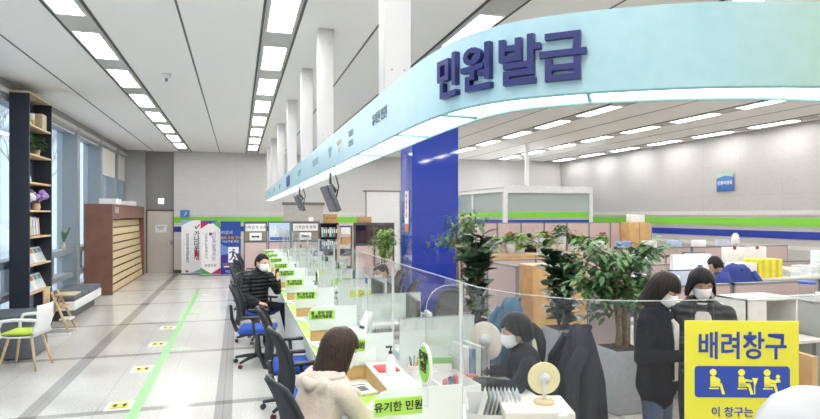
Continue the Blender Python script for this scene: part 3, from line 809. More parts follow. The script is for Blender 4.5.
# white chair with green seat, facing -X
def shell_chair(loc, rz, lab, cush):
    t = thing('armchair', lab, 'chair', loc, rz)
    mb = MB()
    # shell : seat and curved back (faces +X locally)
    n = 10
    prof = []
    for i in range(13):
        s = i / 12
        if s < .5: prof.append((.22 - s * .84, .44 - .02 * math.sin(s * 6), .235))
        else:
            q = (s - .5) * 2; prof.append((-.20 - .07 * q - .03 * math.sin(q * 3), .44 + .38 * q ** 1.1, .235 - .03 * q))
    vs = []; fs = []
    for (x, z, w) in prof:
        for j in range(n + 1):
            a = (j / n - .5) * 2
            vs.append((x + .05 * a * a * (1 if z > .46 else 0), a * w, z + (.015 * a * a if z < .47 else 0)))
    for i in range(12):
        for j in range(n): fs.append((i * (n + 1) + j, i * (n + 1) + j + 1, (i + 1) * (n + 1) + j + 1, (i + 1) * (n + 1) + j))
    mb.add(vs, fs, 0, True)
    o = mb.obj('shell', WHITE, t); md = o.modifiers.new('s', 'SOLIDIFY'); md.thickness = .014
    for s in (-1, 1):
        MB().tube([(.18, s * .24, .43), (.19, s * .265, .55), (.15, s * .27, .64), (0, s * .27, .655), (-.18, s * .25, .645), (-.235, s * .21, .63)], [.018, .016, .018, .018, .018, .016], 10, sy=1.2).obj('armrest', WHITE, t)
    MB().box(-.19, .2, -.2, .2, .45, .482, .014).obj('seat_cushion', cush, t)
    for sx_ in (-1, 1):
        for sy_ in (-1, 1): MB().tube([(sx_ * .13, sy_ * .14, .43), (sx_ * .22, sy_ * .22, 0)], [.019, .012], 10).obj('leg', BEECH, t)
    MB().box(-.15, .15, -.16, .16, .405, .432, .005).obj('seat_frame', WHITE, t)
    return t
shell_chair((-2.60, 8.6, 0), R(172), 'white armchair with lime green seat pad on wooden legs', hm('b3c83d', rough=.8))
shell_chair((-3.28, 8.62, 0), R(-20), 'white armchair with grey seat, cut by the picture edge beside the reading table', hm('9a9fa4', rough=.8))
# wooden high chair
hc = thing('high_chair', 'wooden child high chair with tray beside the bookshelf', 'high chair', (-2.86, 11.0, 0), R(0))
for s in (-1, 1):
    MB().tube([(-.05, s * .16, .70), (.22, s * .22, .03)], [.02, .022], 8).obj('leg', BEECH, hc)
    MB().tube([(.03, s * .16, .62), (-.24, s * .22, .03)], [.02, .022], 8).obj('leg', BEECH, hc)
    MB().box(-.26, .25, s * .225 - .03, s * .225 + .03, 0, .03, .008).obj('foot', WHITE, hc)
MB().box(-.16, .14, -.15, .15, .42, .45, .008).obj('seat', BEECH, hc)
MB().box(-.18, -.15, -.15, .15, .46, .74, .01).obj('backrest', BEECH, hc)
MB().box(.0, .3, -.2, .2, .63, .655, .012).obj('tray', BEECH, hc)
MB().box(.05, .22, -.15, .15, .22, .245, .006).obj('footrest', WHITE, hc)

# ================================================================== FLOOR MARKINGS
GLINE = mat('green_floor_tape', srgb('8fc884'), .35, var=.04)
simple('green_floor_line', 'pale green guide line taped along the hall floor', 'floor line', MB().box(-.05, .05, YN + .2, 16.2, 0, .002), GLINE, loc=(-.985, 0, 0))
GA = mat('green_floor_sticker', srgb('9fce98'), .35, var=.03)
for i, y in enumerate((9.18, 12.46, 15.2)):
    mb = MB(); M = frame_mat((0, 0, .0025), rx=R(90)) @ frame_mat((0, -.0005, 0))
    mb.prism([(-.14, .05), (-.02, .05), (-.02, .11), (.18, 0), (-.02, -.11), (-.02, -.05), (-.14, -.05)], .001, frame_mat((0, 0, .002), rx=R(-90)))
    simple('floor_arrow', 'pale green arrow sticker on the floor, %s along the line' % ORD[i], 'sticker', mb, GA, loc=(-.80, y, 0), group='floor arrows')
for i, y in enumerate((6.62, 8.12, 9.63, 10.98)):
    t = thing('distance_sticker', 'white floor sticker with yellow footprints panel, %s along the green line' % ORD[i], 'sticker', (-1.16, y, 0), 0, 'distance stickers')
    MB().box(-.125, .125, -.14, .14, 0, .002).obj('sheet', PAPER, t)
    MB().box(-.09, .09, -.1, .1, .002, .003).obj('yellow_panel', hm('e2d94a', rough=.5), t)
    mb = MB()
    for s in (-1, 1): mb.ball((s * .045, .01, .003), (.022, .06, .0012), 8)
    mb.box(-.07, .07, -.085, -.07, .003, .0036); mb.obj('footprint', DARKTXT, t)

# ================================================================== BACK OF THE HALL
def banner(x, y, z, w, h, base, lab, deco, rz=0):
    t = thing('roll_up_banner', lab, 'banner', (x, y, 0), rz)
    MB().box(-w / 2, w / 2, -.004, .004, .05, h).obj('sheet', hm(base, rough=.6), t)
    MB().box(-w / 2 - .01, w / 2 + .01, -.06, .06, 0, .05, .01).obj('base', GREY, t)
    MB().box(-w / 2, w / 2, -.012, .012, h, h + .02, .003).obj('top_rail', GREY, t)
    MB().tube([(0, .02, .03), (0, .02, h)], .009, 6).obj('pole', GREY, t)
    deco(t, w, h)
    return t
def poly(t, pts, c, y=-.006, name='colour_block'):
    MB().prism(pts, .0015, frame_mat((0, y, 0))).obj(name, hm(c, rough=.6), t)
def d1_(t, w, h):
    poly(t, [(-w / 2, h), (-w / 2, h - .18), (-.05, h - .03), (.1, h)], '8fb6d8'); poly(t, [(w / 2, .06), (w / 2, .2), (.0, .07), (-.1, .06)], '74a8c8')
    text('가\n나\n다\n운\n동', .19, hm('2b3036', rough=.6), t, (.14, -.008, 1.0), FR, space=.85, offset=.003)
    text('함\n께', .19, hm('b3263a', rough=.6), t, (.14, -.009, .62), FR, space=.85, offset=.004)
    text('따\n뜻\n한\n민\n원\n실\n만\n들\n기', .11, hm('3c5a9a', rough=.6), t, (-.14, -.008, .85), FR, space=1.0)
    text('✔', .16, hm('c23048', rough=.6), t, (.16, -.009, h - .22), FR)
    MB().box(-.2, -.12, -.009, -.005, .08, .14).obj('logo', hm('7a2c5a'), t)
def d2_(t, w, h):
    poly(t, [(-w / 2, h), (-w / 2, h - .25), (-.02, h - .06), (.0, h)], 'b8285e'); poly(t, [(-.25, h), (0, h - .1), (.25, h)], '2f4aa8', y=-.008); poly(t, [(w / 2, h), (w / 2, h - .27), (.05, h - .06)], '5aa860', y=-.0095)
    poly(t, [(-w / 2, .06), (-w / 2, .28), (.05, .06)], '56a85a'); poly(t, [(w / 2, .06), (w / 2, .26), (-.02, .06)], 'b8285e', y=-.008)
    text('시\n민\n과\n함\n께\n하\n는', .14, hm('5a4a9a', rough=.6), t, (.1, -.008, .95), FR, space=.95)
    text('소\n통\n하\n는\n행\n복\n도\n시', .10, hm('5d6a86', rough=.6), t, (-.13, -.008, .95), FR, space=1.05)
    MB().lathe([(.05, -.001), (.05, .001)], 16, frame_mat((0, -.008, h - .42), rx=R(90))).obj('emblem', hm('9a3a7a'), t)
    text('종합민원', .1, hm('3a3f48', rough=.6), t, (0, -.008, .33), FR)
def d3_(t, w, h):
    poly(t, [(-w / 2, h - .75), (w / 2, h - .98), (w / 2, .06), (-w / 2, .06)], '3a2f92'); poly(t, [(-w / 2, h - .72), (w / 2, h - 1.0), (-w / 2, h - 1.08)], '6f8fd6', y=-.008)
    text('비상시', .13, WHITE, t, (-.12, -.008, h - .36), FR); text('대피 요령 안내', .11, hm('e39a4a', rough=.5), t, (-.0, -.008, h - .53), FR, offset=.002)
    text('비상구를 확인', .09, WHITE, t, (.0, -.008, h - .65), FR)
    # running figure in a white doorway
    poly(t, [(-.08, .42), (.24, .42), (.24, .92), (-.08, .92)], 'eef0f4', y=-.009)
    mb = MB(); M = frame_mat((.07, -.011, .66))
    mb.lathe([(.035, -.001), (.035, .001)], 14, M @ frame_mat((.02, 0, .17), rx=R(90)))
    mb.prism([(-.03, .13), (.04, .12), (.03, -.02), (-.03, -.02)], .001, M)
    for P_ in ([(.03, .12), (.11, .05), (.09, .03), (.02, .08)], [(-.03, .13), (-.12, .09), (-.12, .05), (-.03, .09)], [(.0, -.0), (.09, -.07), (.05, -.18), (.02, -.17), (.05, -.08), (-.02, -.02)], [(-.03, -.02), (-.06, -.1), (-.13, -.16), (-.1, -.18), (-.02, -.11), (.01, -.02)]): mb.prism(P_, .001, M)
    mb.obj('running_figure', hm('2a3688'), t)
    poly(t, [(-.22, .27), (.24, .27), (.24, .31), (-.22, .31)], 'f0e6da', y=-.009); text('생명의 문', .08, hm('e39a4a', rough=.5), t, (-.1, -.009, .36), FR); text('비상대피', .09, WHITE, t, (0, -.009, .13), FR)
banner(-1.44, 20.55, 0, .66, 1.78, 'e9eaee', 'white roll-up banner with pale blue corners and vertical writing', d1_)
banner(-.84, 19.9, 0, .60, 1.76, 'f0eef2', 'white roll-up banner with magenta, green and blue corners', d2_)
banner(-.22, 19.85, 0, .62, 1.74, '1f4a9c', 'blue roll-up banner with a running figure in a doorway', d3_)
# exit sign over the door, projecting blue sign
es = thing('exit_light', 'small lit exit sign on the grey wall above the door', 'sign', (-2.5, YB + .27, 2.42))
MB().box(-.1, .1, -.04, 0, -.1, .1, .01).obj('housing', WHITE, es); MB().box(-.08, .08, -.045, -.04, -.08, .08).obj('face', mat('exit_face', srgb('cfeee0'), .5, var=0, emit=2.2), es)
text('EXIT', .05, hm('1f8a54', rough=.5), es, (0, -.047, 0), FR)
bl = thing('hydrant_sign', 'small blue square sign above the lime stripe by the door', 'sign', (-1.72, YB - .04, 2.0))
MB().box(-.15, .15, -.02, 0, -.12, .12, .01).obj('plate', hm('4d7fc4', rough=.4), bl)
MB().prism([(-.02, -.07), (.0, -.07), (.07, .06), (.05, .07)], .002, frame_mat((0, -.024, 0))).obj('symbol', WHITE, bl)
# information booth partitions (grey frames) at the end of the counter
PG = hm('a9a49f', rough=.6); BRN = hm('8c7f72', rough=.8)
def booth_panel(x0, x1, y, top, lab, kind):
    t = thing('booth_partition', lab, 'partition', ((x0 + x1) / 2, y, 0)); w = (x1 - x0) / 2
    f = MB()
    for s in (-1, 1): f.box(s * w - .03 * (s > 0), s * w + .03 * (s < 0), -.03, .03, 0, top)
    f.box(-w, w, -.03, .03, top - .04, top); f.box(-w, w, -.03, .03, 0, .08); f.box(-w, w, -.03, .03, 1.15, 1.19); f.obj('frame', DGREY, t)
    MB().box(-w + .03, w - .03, -.02, .02, .08, 1.15).obj('lower_panel', PINKP, t)
    if kind == 'head':
        MB().box(-w + .03, w - .03, -.02, .02, 1.19, top - .04).obj('upper_panel', BRN, t)
        MB().box(-w + .05, w - .05, -.04, -.02, top - .28, top - .07, .002).obj('header_plate', WHITE, t)
        text('가족관계 등록', .11, DARKTXT, t, (0, -.043, top - .175), FR)
        MB().box(-.17, .17, -.04, -.02, top - .55, top - .33, .002).obj('arrow_plate', WHITE, t)
        mb = MB(); mb.prism([(-.12, .0), (-.06, .05), (-.06, .02), (.06, .02), (.06, .05), (.12, 0), (.06, -.05), (.06, -.02), (-.06, -.02), (-.06, -.05)], .002, frame_mat((0, -.043, top - .44))); mb.obj('arrow', DARKTXT, t)
    else:
        MB().box(-w + .03, w - .03, -.03, .02, 1.19, top - .04).obj('poster', hm('b9cfe6', rough=.5), t)
        mb = MB()
        for i in range(5): mb.ball((-.2 + i * .1, -.031, 1.42 + .03 * (i % 2)), (.055, .003, .07), 10); mb.ball((-.2 + i * .1, -.033, 1.5 + .03 * (i % 2)), (.03, .003, .035), 10)
        mb.obj('poster_figure', hm('e3d9d6', rough=.6), t)
        MB().box(-w + .05, w - .05, -.034, -.03, 1.21, 1.3).obj('poster_band', hm('3a55a8'), t)
booth_panel(.16, .83, 17.8, 1.76, 'grey framed booth panel with a header and arrow sign, beside the blue banner', 'head')
booth_panel(.85, 1.50, 17.8, 1.76, 'booth panel filled by a pale blue group poster', 'poster')
booth_panel(1.52, 2.35, 17.8, 1.76, 'grey framed booth panel with a header and arrow sign, beside the black bookcase', 'head')
# side door recess in back wall behind booths
struct(MB().box(1.55, 2.95, YB - .03, YB - .016, 0, 2.3).obj('door_2', hm('b3aea8', rough=.6)))
struct(MB().box(1.5, 3.0, YB - .05, YB - .016, 2.3, 2.4).obj('trim_90', hm('6c6963', rough=.6)))
# black bookcase with binders
bk = thing('binder_bookcase', 'black open bookcase holding binders beside the booth panels', 'bookcase', (2.68, 17.9, 0))
mb = MB()
for s in (-1, 1): mb.box(s * .27 - .015, s * .27 + .015, 0, .35, 0, 1.7)
for z in (.02, .5, .9, 1.27, 1.69): mb.box(-.27, .27, 0, .35, z - .015, z + .01)
mb.box(-.27, .27, .33, .35, 0, 1.7); mb.obj('carcass', BLACK, bk)
for r_, z in enumerate((1.28, .91)):
    for i in range(8):
        tt = thing('binder', '%s ring binder on the %s tier of the black bookcase, %s in line' % (['white', 'teal', 'grey', 'black'][(i + r_) % 4], ['upper', 'lower'][r_], ORD[i]), 'binder', (2.68 - .22 + i * .062, 17.95, z), 0, 'binders in the black bookcase')
        MB().box(-.027, .027, 0, .22, 0, .29, .003).obj('cover', hm(['d9dcdc', '3f9aa0', '8c9298', '2a2d33'][(i + r_) % 4], rough=.5), tt)
        MB().box(-.018, .018, -.003, 0, .12, .24).obj('label_slip', PAPER, tt)
CARD = mat('cardboard', srgb('b08a5a'), .8, var=.05)
cb = simple('cardboard_box', 'brown cardboard box on top of the black bookcase', 'box', MB().box(-.2, .2, -.1, .15, 0, .28, .004), CARD, loc=(2.72, 18.05, 1.70))
text('용지 보관', .08, DARKTXT, cb, (0, -.103, .15), FR)
simple('cardboard_box', 'small brown cardboard box on the glazed partition', 'box', MB().box(-.18, .18, -.1, .1, 0, .16, .004), CARD, loc=(3.22, 15.4, 1.745))
for i, (x, z, h, c) in enumerate(((2.1, 1.76, .1, 'd8d8d6'),)):
    simple('desk_clock', 'small white clock box standing on the booth partition', 'clock', MB().box(-.07, .07, -.02, .02, 0, .13, .01), WHITE, loc=(x, 17.8, 1.76))
sh2 = thing('storage_shelf', 'narrow beige storage shelf with cartons between bookcase and glazed partition', 'shelf', (3.0, 16.9, 0))
mb = MB()
for s in (-1, 1): mb.box(s * .2 - .012, s * .2 + .012, 0, .3, 0, 1.66)
for z in (.3, .75, 1.1, 1.38, 1.65): mb.box(-.2, .2, 0, .3, z - .012, z + .012)
mb.obj('rack_frame', hm('c9b59a', rough=.6), sh2)
for i, (z, c, w) in enumerate(((1.112, 'c9a06a', .12), (1.392, 'e2e2df', .14), (.762, '3a3a3d', .16))):
    simple('file_box', '%s file box on the narrow beige shelf' % ['brown', 'white', 'black'][i], 'box', MB().box(-w, w, -.1, .1, 0, .2, .003), hm(c, rough=.6), loc=(3.0, 17.05, z))
# glazed partition, grey frame with dark glass
def glazed(x0, x1, y, top, lab):
    t = thing('glazed_partition', lab, 'partition', (x0, y, 0)); W = x1 - x0
    f = MB(); f.box(0, W, -.03, .03, top - .06, top); f.box(0, W, -.03, .03, 1.14, 1.2); f.box(0, W, -.03, .03, 0, .08)
    for x in (0, W * .48, W - .05): f.box(x, x + .05, -.03, .03, 0, top)
    f.obj('frame', DGREY, t)
    for a, b in ((.05, W * .48), (W * .48 + .05, W - .05)):
        MB().box(a, b, -.006, .006, 1.2, top - .06).obj('glass_pane', see('smoky_glass', (.35, .30, .27), .10, col=(.1, .07, .05), gloss=.15), t)
        MB().box(a, b, -.02, .02, .08, 1.14).obj('lower_panel', PINKP, t)
glazed(2.92, 4.02, 15.3, 1.745, 'grey framed partition with dark glass above pink panels')
# big white shutter on back wall
ws = struct(MB().box(4.5, 8.9, YB - .05, YB - .02, 0, 2.80).obj('window_30', hm('dcdcdc', rough=.6)))
mb = MB(); mb.box(4.4, 8.9, YB - .07, YB - .02, 2.80, 2.86)
for x in (4.5, 5.8, 7.3, 8.85): mb.box(x, x + .03, YB - .07, YB - .05, 0, 2.8)
mb.obj('window_frame', hm('87857f', rough=.6), ws)
# glass office with striped frosted panes
def office():
    x0, x1, yf, yb, h = 7.7, 10.62, 16.2, YB - .1, 2.78
    t = thing('glass_office', 'white framed glass meeting room with lime and blue stripes', 'office', (0, 0, 0))
    OFG = see('office_frost', (.9, .95, .94), .72, col=(.66, .72, .72), gloss=.05)
    fw = hm('d5d6d6', rough=.4)
    f = MB(); f.box(x0 - .05, x1 + .05, yf - .06, yf + .06, h - .16, h + .06)
    f.box(x0 - .05, x0 + .05, yf, yb, h - .12, h + .02)
    f.box(x1 - .05, x1 + .05, yf, yb, h - .12, h + .02)
    for x in (x0, x1): f.box(x - .06, x + .06, yf - .05, yf + .05, 0, h)
    f.box(x0 - .04, x0 + .04, yb - .1, yb, 0, h); f.box(x0 - .04, x0 + .04, (yf + yb) / 2 - .05, (yf + yb) / 2 + .05, 0, h)
    f.box(x0 - .05, x1 + .05, yf, yb, h - .02, h)
    f.obj('frame', fw, t)
    MB().box(x0 + .06, x1 - .06, yf - .01, yf + .01, 0, h - .16).obj('front_pane', OFG, t)
    MB().box(x0 - .01, x0 + .01, yf + .06, (yf + yb) / 2 - .05, 0, h - .12).obj('side_pane', OFG, t)
    MB().box(x0 - .01, x0 + .01, (yf + yb) / 2 + .05, yb - .1, 0, h - .12).obj('side_pane', OFG, t)
    for z0, z1, m, n in ((1.88, 2.04, LIME, 'lime_band'), (1.62, 1.80, NAVY, 'blue_band')):
        MB().box(x0 + .06, x1 - .06, yf - .016, yf - .011, z0, z1).obj(n, m, t)
        MB().box(x0 - .016, x0 - .011, yf + .06, yb - .1, z0, z1).obj(n, m, t)
    simple('wall_notice', 'small blue and white notice on the glass office side', 'notice', MB().box(-.01, 0, -.12, .12, -.17, .17), hm('7f9ad0', rough=.5), loc=(x0 - .018, 20.0, 2.4))
office()
simple('ceiling_pole', 'thin white pole between glass office roof and ceiling', 'pole', MB().box(-.05, .05, -.05, .05, 0, ZC - 2.84), WHITE, loc=(8.42, 16.2, 2.84))
# blue sign on the striped wall
bs2 = thing('wall_sign', 'square blue sign fixed high on the striped stone wall', 'sign', (XR - .02, 12.85, 2.82))
MB().box(-.02, 0, -.29, .29, -.23, .23, .004).obj('plate', hm('3f6cae', rough=.4), bs2)
MB().prism([(-.29, .23), (.29, .23), (.29, .14), (0, .19), (-.29, .12)], .002, frame_mat((-.022, 0, 0), rz=R(-90))).obj('swoosh', hm('9fc6a8', rough=.4), bs2)
text('민원여권과', .11, WHITE, bs2, (-.026, 0, -.01), LF, offset=.002)

# ================================================================== PARTITIONS IN THE OFFICE
def fabric_panel(x0, x1, y, top, lab, group, split=True, rz=0, base=0, name='cubicle_partition'):
    w = x1 - x0
    t = thing(name, lab, 'partition', (x0, y, base), rz, group)
    f = MB(); f.box(0, w, -.028, .028, top - .025, top); f.box(0, .018, -.028, .028, 0, top); f.box(w - .018, w, -.028, .028, 0, top); f.box(0, w, -.028, .028, 0, .06)
    f.obj('frame', GREY, t)
    if split:
        MB().box(.02, w - .02, -.024, .024, .06, top * .78).obj('lower_fabric', PINKP, t)
        MB().box(.02, w - .02, -.024, .024, top * .78 + .01, top - .025).obj('upper_fabric', PINKP, t)
    else: MB().box(.02, w - .02, -.024, .024, .06, top - .025).obj('fabric', PINKP, t)
    return t
x = 4.25
for i in range(10):
    fabric_panel(x, x + .64, 13.5, 1.76, 'tall pink fabric partition of the rear row, %s from the blue pillar' % ORD[i], 'rear pink partitions'); x += .65
wc = thing('wooden_cabinet', 'tall light wood cabinet standing against the rear pink partitions', 'cabinet', (9.72, 13.1, 0))
MB().box(0, .66, 0, .34, 0, 1.76, .003).obj('body', WOOD, wc)
for i in (0, 1):
    d_ = MB().box(.01 + i * .325, .315 + i * .325, -.02, 0, .05, 1.74, .002).obj('door', WOOD, wc); MB().box(.28 + i * .07, .295 + i * .07, -.04, -.02, .9, 1.05).obj('handle', GREY, d_)
simple('white_appliance', 'white appliance with a dark lens on the tall wood cabinet', 'appliance', MB().box(-.22, .22, -.1, .1, 0, .2, .02), WHITE, loc=(10.05, 13.25, 1.76))
pst = thing('fire_extinguisher_sign', 'narrow post with blue band beside the tall wood cabinet', 'post', (9.1, 13.3, 0)); MB().box(-.05, .05, -.03, .03, 0, 1.5).obj('shaft', WOOD, pst); MB().box(-.055, .055, -.035, .035, 1.3, 1.5).obj('band', NAVY, pst)
# wooden planter counter
for i in range(4):
    t = thing('low_wood_cabinet', 'low light wood cabinet with pots on top, %s from the blue pillar' % ORD[i], 'cabinet', (5.1 + i * 1.22, 11.75, 0), 0, 'low wood cabinets with flower pots')
    MB().box(0, 1.2, 0, .42, 0, 1.06, .003).obj('body', BEECH, t); MB().box(-.005, 1.205, -.02, .43, 1.06, 1.10, .004).obj('top', BEECH, t)
    for j in (0, 1):
        dd = MB().box(.01 + j * .6, .585 + j * .6, -.02, 0, .06, 1.05, .002).obj('door', WOOD, t); MB().box(.53 + j * .12, .545 + j * .12, -.04, -.02, .8, .95).obj('handle', GREY, dd)
RED = hm('d2525e', rough=.7); PNK = hm('d98a94', rough=.7)
for i, (x, r, pm, bl, lab, h) in enumerate(((5.30, .20, WHITE, None, 'bushy green pot plant nearest the rubber trees on the low cabinets', .12), (6.02, .13, WHITE, RED, 'red flowering plant in a tall white pot on the low cabinets', .26), (6.6, .24, WHITE, None, 'wide bushy green plant beside the masked worker', .12),
                                  (7.45, .16, WHITE, RED, 'red flowering plant behind the tallest white pot', .2), (7.75, .26, WHITE, None, 'light green spreading plant in front of the tall white pot', .14), (8.35, .2, WHITE, None, 'upright leafy plant in the tallest white pot', .36), (8.75, .14, WHITE, PNK, 'pink flowering plant beside the tallest white pot', .2), (9.2, .2, WHITE, None, 'round green pot plant at the cabinet end', .14), (9.75, .14, WHITE, RED, 'red flowering plant past the cabinet end', .2))):
    x = at((495, 510, 520, 548, 541, 561, 573, 580, 602)[i], 215, 11.95).x
    small_plant((x, 11.95, 1.10), lab, r * .85, 110, .12, pm, h, LEAFL if i != 5 else LEAFM, bl, 'pot plants on the low cabinets', pr=.12)
# partition in front
for i in range(5):
    fabric_panel(4.45 + i * .98, 5.42 + i * .98, 10.1, 1.12, 'low pink partition before the potted plants, %s from the blue pillar' % ORD[i], 'low pink partitions', False)
wc2 = thing('wooden_cabinet', 'waist-high light wood cabinet between the two rubber plants', 'cabinet', (4.62, 8.7, 0))
MB().box(0, 1.0, 0, .45, 0, 1.10, .003).obj('body', WOOD, wc2); MB().box(-.01, 1.01, -.02, .46, 1.10, 1.125, .003).obj('top', BEECH, wc2)
for j in (0, 1):
    dd = MB().box(.01 + j * .5, .49 + j * .5, -.018, 0, .05, 1.09, .002).obj('door', WOOD, wc2); MB().box(.44 + j * .1, .455 + j * .1, -.035, -.018, .6, .75).obj('handle', GREY, dd)
# depth line partitions X=3.95
for i, (ya, ln) in enumerate(((5.3, .72), (7.85, 1.02), (8.9, 1.02))):
    fabric_panel(3.93, 3.93 + ln, ya, 1.2, 'pink partition along the aisle with pale top rail, %s from the money tree' % ORD[i], 'aisle partitions', False, rz=R(90))
for i in range(5):
    fabric_panel(3.98 + i * 1.25, 5.2 + i * 1.25, 5.25, 1.2, 'pink partition behind the standing women, %s from the money tree' % ORD[i], 'cross partitions', False)
for i in range(4):
    fabric_panel(6.0 + i * 1.25, 7.22 + i * 1.25, 7.6, 1.2, 'pink partition of the second cubicle row, %s from the aisle' % ORD[i], 'second row partitions', False)
for i in range(4):
    fabric_panel(6.6 + i * 1.3, 7.87 + i * 1.3, 10.3, 1.28, 'pink partition of the third cubicle row, %s from the aisle' % ORD[i], 'third row partitions', False)
# office desks behind partitions
for i in range(5):
    t = thing('office_desk', 'white office desk behind the cross partitions, %s from the aisle' % ORD[i], 'desk', (4.15 + i * 1.45, 5.75, 0), 0, 'cubicle desks')
    MB().box(0, 1.4, 0, .7, .71, .74, .003).obj('desktop', hm('d9d6d0', rough=.5), t)
    for x_ in (.03, 1.34): MB().box(x_, x_ + .03, .05, .65, 0, .71).obj('leg_panel', GREY, t)
for i in range(4):
    t = thing('office_desk', 'white office desk before the third cubicle row, %s from the aisle' % ORD[i], 'desk', (6.7 + i * 1.3, 9.33, 0), 0, 'cubicle desks')
    MB().box(0, 1.25, 0, .7, .71, .74, .003).obj('desktop', hm('d9d6d0', rough=.5), t)
    for x_ in (.03, 1.19): MB().box(x_, x_ + .03, .05, .65, 0, .71).obj('leg_panel', GREY, t)
# ================================================================== BIG PLANTS
def planter(t, r=.18, h=.62):
    MB().box(-r, r, -r, r, 0, h, .012).obj('planter', POT, t)
    MB().box(-r + .02, r - .02, -r + .02, r - .02, h - .02, h + .006).obj('soil', SOIL, t)
def rubber_plant(loc, lab, top, seed, spread=.34, n=110, L=.2):
    t = thing('rubber_plant', lab, 'plant', loc); planter(t)
    rr = random.Random(seed); st = MB(); lf = MB()
    for s in range(6):
        a = s * 1.05 + rr.uniform(-.3, .3); q = rr.uniform(.25, 1) * spread * .8
        p0 = Vector((math.cos(a) * .05, math.sin(a) * .05, .6)); p1 = Vector((math.cos(a) * q * .5, math.sin(a) * q * .5, .6 + (top - .6) * .5)); p2 = Vector((math.cos(a) * q, math.sin(a) * q, top - rr.uniform(.05, .35)))
        st.tube([p0, p1, p2], [.014, .011, .006], 6)
        m = n // 6
        for i in range(m):
            f = .06 + .94 * i / m; c = (p0.lerp(p1, f * 2) if f < .5 else p1.lerp(p2, f * 2 - 1))
            b = i * 2.4 + rr.uniform(-.3, .3)
            leaf(lf, c, Vector((math.cos(b), math.sin(b), rr.uniform(.15, 1.15))), L * rr.uniform(.7, 1.15), .66, .30, ((0, .12), (.2, .75), (.5, 1), (.8, .88), (1, .3)))
    st.obj('stem', BARK, t); lf.obj('foliage', LEAFD, t)
    return t
rubber_plant((3.70, 6.2, 0), 'dark glossy rubber plant in grey planter before the waist-high wood cabinet', 1.70, 11, .34, 150, .26)
rubber_plant((2.88, 6.9, 0), 'dark leafy plant in front of the blue pillar, below the feathery tree', 1.84, 12, .34, 170, .24)
def canopy_tree(loc, lab, top, z0, spread, n, seed, mat_, L=.09, w=.5, trunks=3, name='money_tree', layers=16):
    t = thing(name, lab, 'plant', loc); planter(t)
    rr = random.Random(seed); tk = MB(); lf = MB()
    tips = []
    for s in range(trunks):
        a = s * 2 * math.pi / trunks + .4
        b0 = Vector((math.cos(a) * .05, math.sin(a) * .05, .6)); b1 = Vector((math.cos(a) * .04, math.sin(a) * .06, z0)); b2 = Vector((math.cos(a) * .1, math.sin(a) * .1, (z0 + top) / 2 + .1))
        tk.tube([b0, b0.lerp(b1, .5) + Vector((.01, -.012, 0)), b1, b2], [.024, .021, .017, .010], 8)
        tips.append((b1, b2))
    for k in range(layers):
        b1, b2 = tips[k % trunks]; c = b1.lerp(b2, rr.random()); a = rr.uniform(0, 6.28); q = spread * rr.uniform(.45, 1)
        e = Vector((c.x + math.cos(a) * q, c.y + math.sin(a) * q, min(top, c.z + rr.uniform(-.12, .45) * (top - z0 + .3))))
        mid = c.lerp(e, .5) + Vector((0, 0, .08)); tk.tube([c, mid, e], [.009, .006, .003], 5)
        for i in range(n // layers):
            f = rr.uniform(.25, 1.05); p = c.lerp(mid, f * 2) if f < .5 else mid.lerp(e, f * 2 - 1)
            p = p + Vector((rr.gauss(0, .05), rr.gauss(0, .05), rr.gauss(0, .045)))
            b = rr.uniform(0, 6.28); leaf(lf, p, Vector((math.cos(b), math.sin(b), rr.uniform(-.5, .35))), L * rr.uniform(.7, 1.2), w, .35)
    tk.obj('trunk', BARK, t); lf.obj('foliage', mat_, t)
canopy_tree((3.70, 5.10, 0), 'leafy money tree with pale trunks in a tall grey planter beside the women', 1.68, .92, .56, 1500, 21, hm('5b8250', rough=.45), .10, .5, 4, layers=34)
canopy_tree((2.98, 7.75, 0), 'feathery tall umbrella tree standing against the blue pillar', 1.93, 1.3, .42, 620, 22, hm('56804a', rough=.5), .10, .32, 2, 'umbrella_tree', layers=20)
canopy_tree((3.0, 12.35, 0), 'small bushy tree beyond the blue pillar by the glazed partition', 1.72, .95, .30, 420, 23, LEAFL, .11, .45, 2, 'umbrella_tree', layers=16)

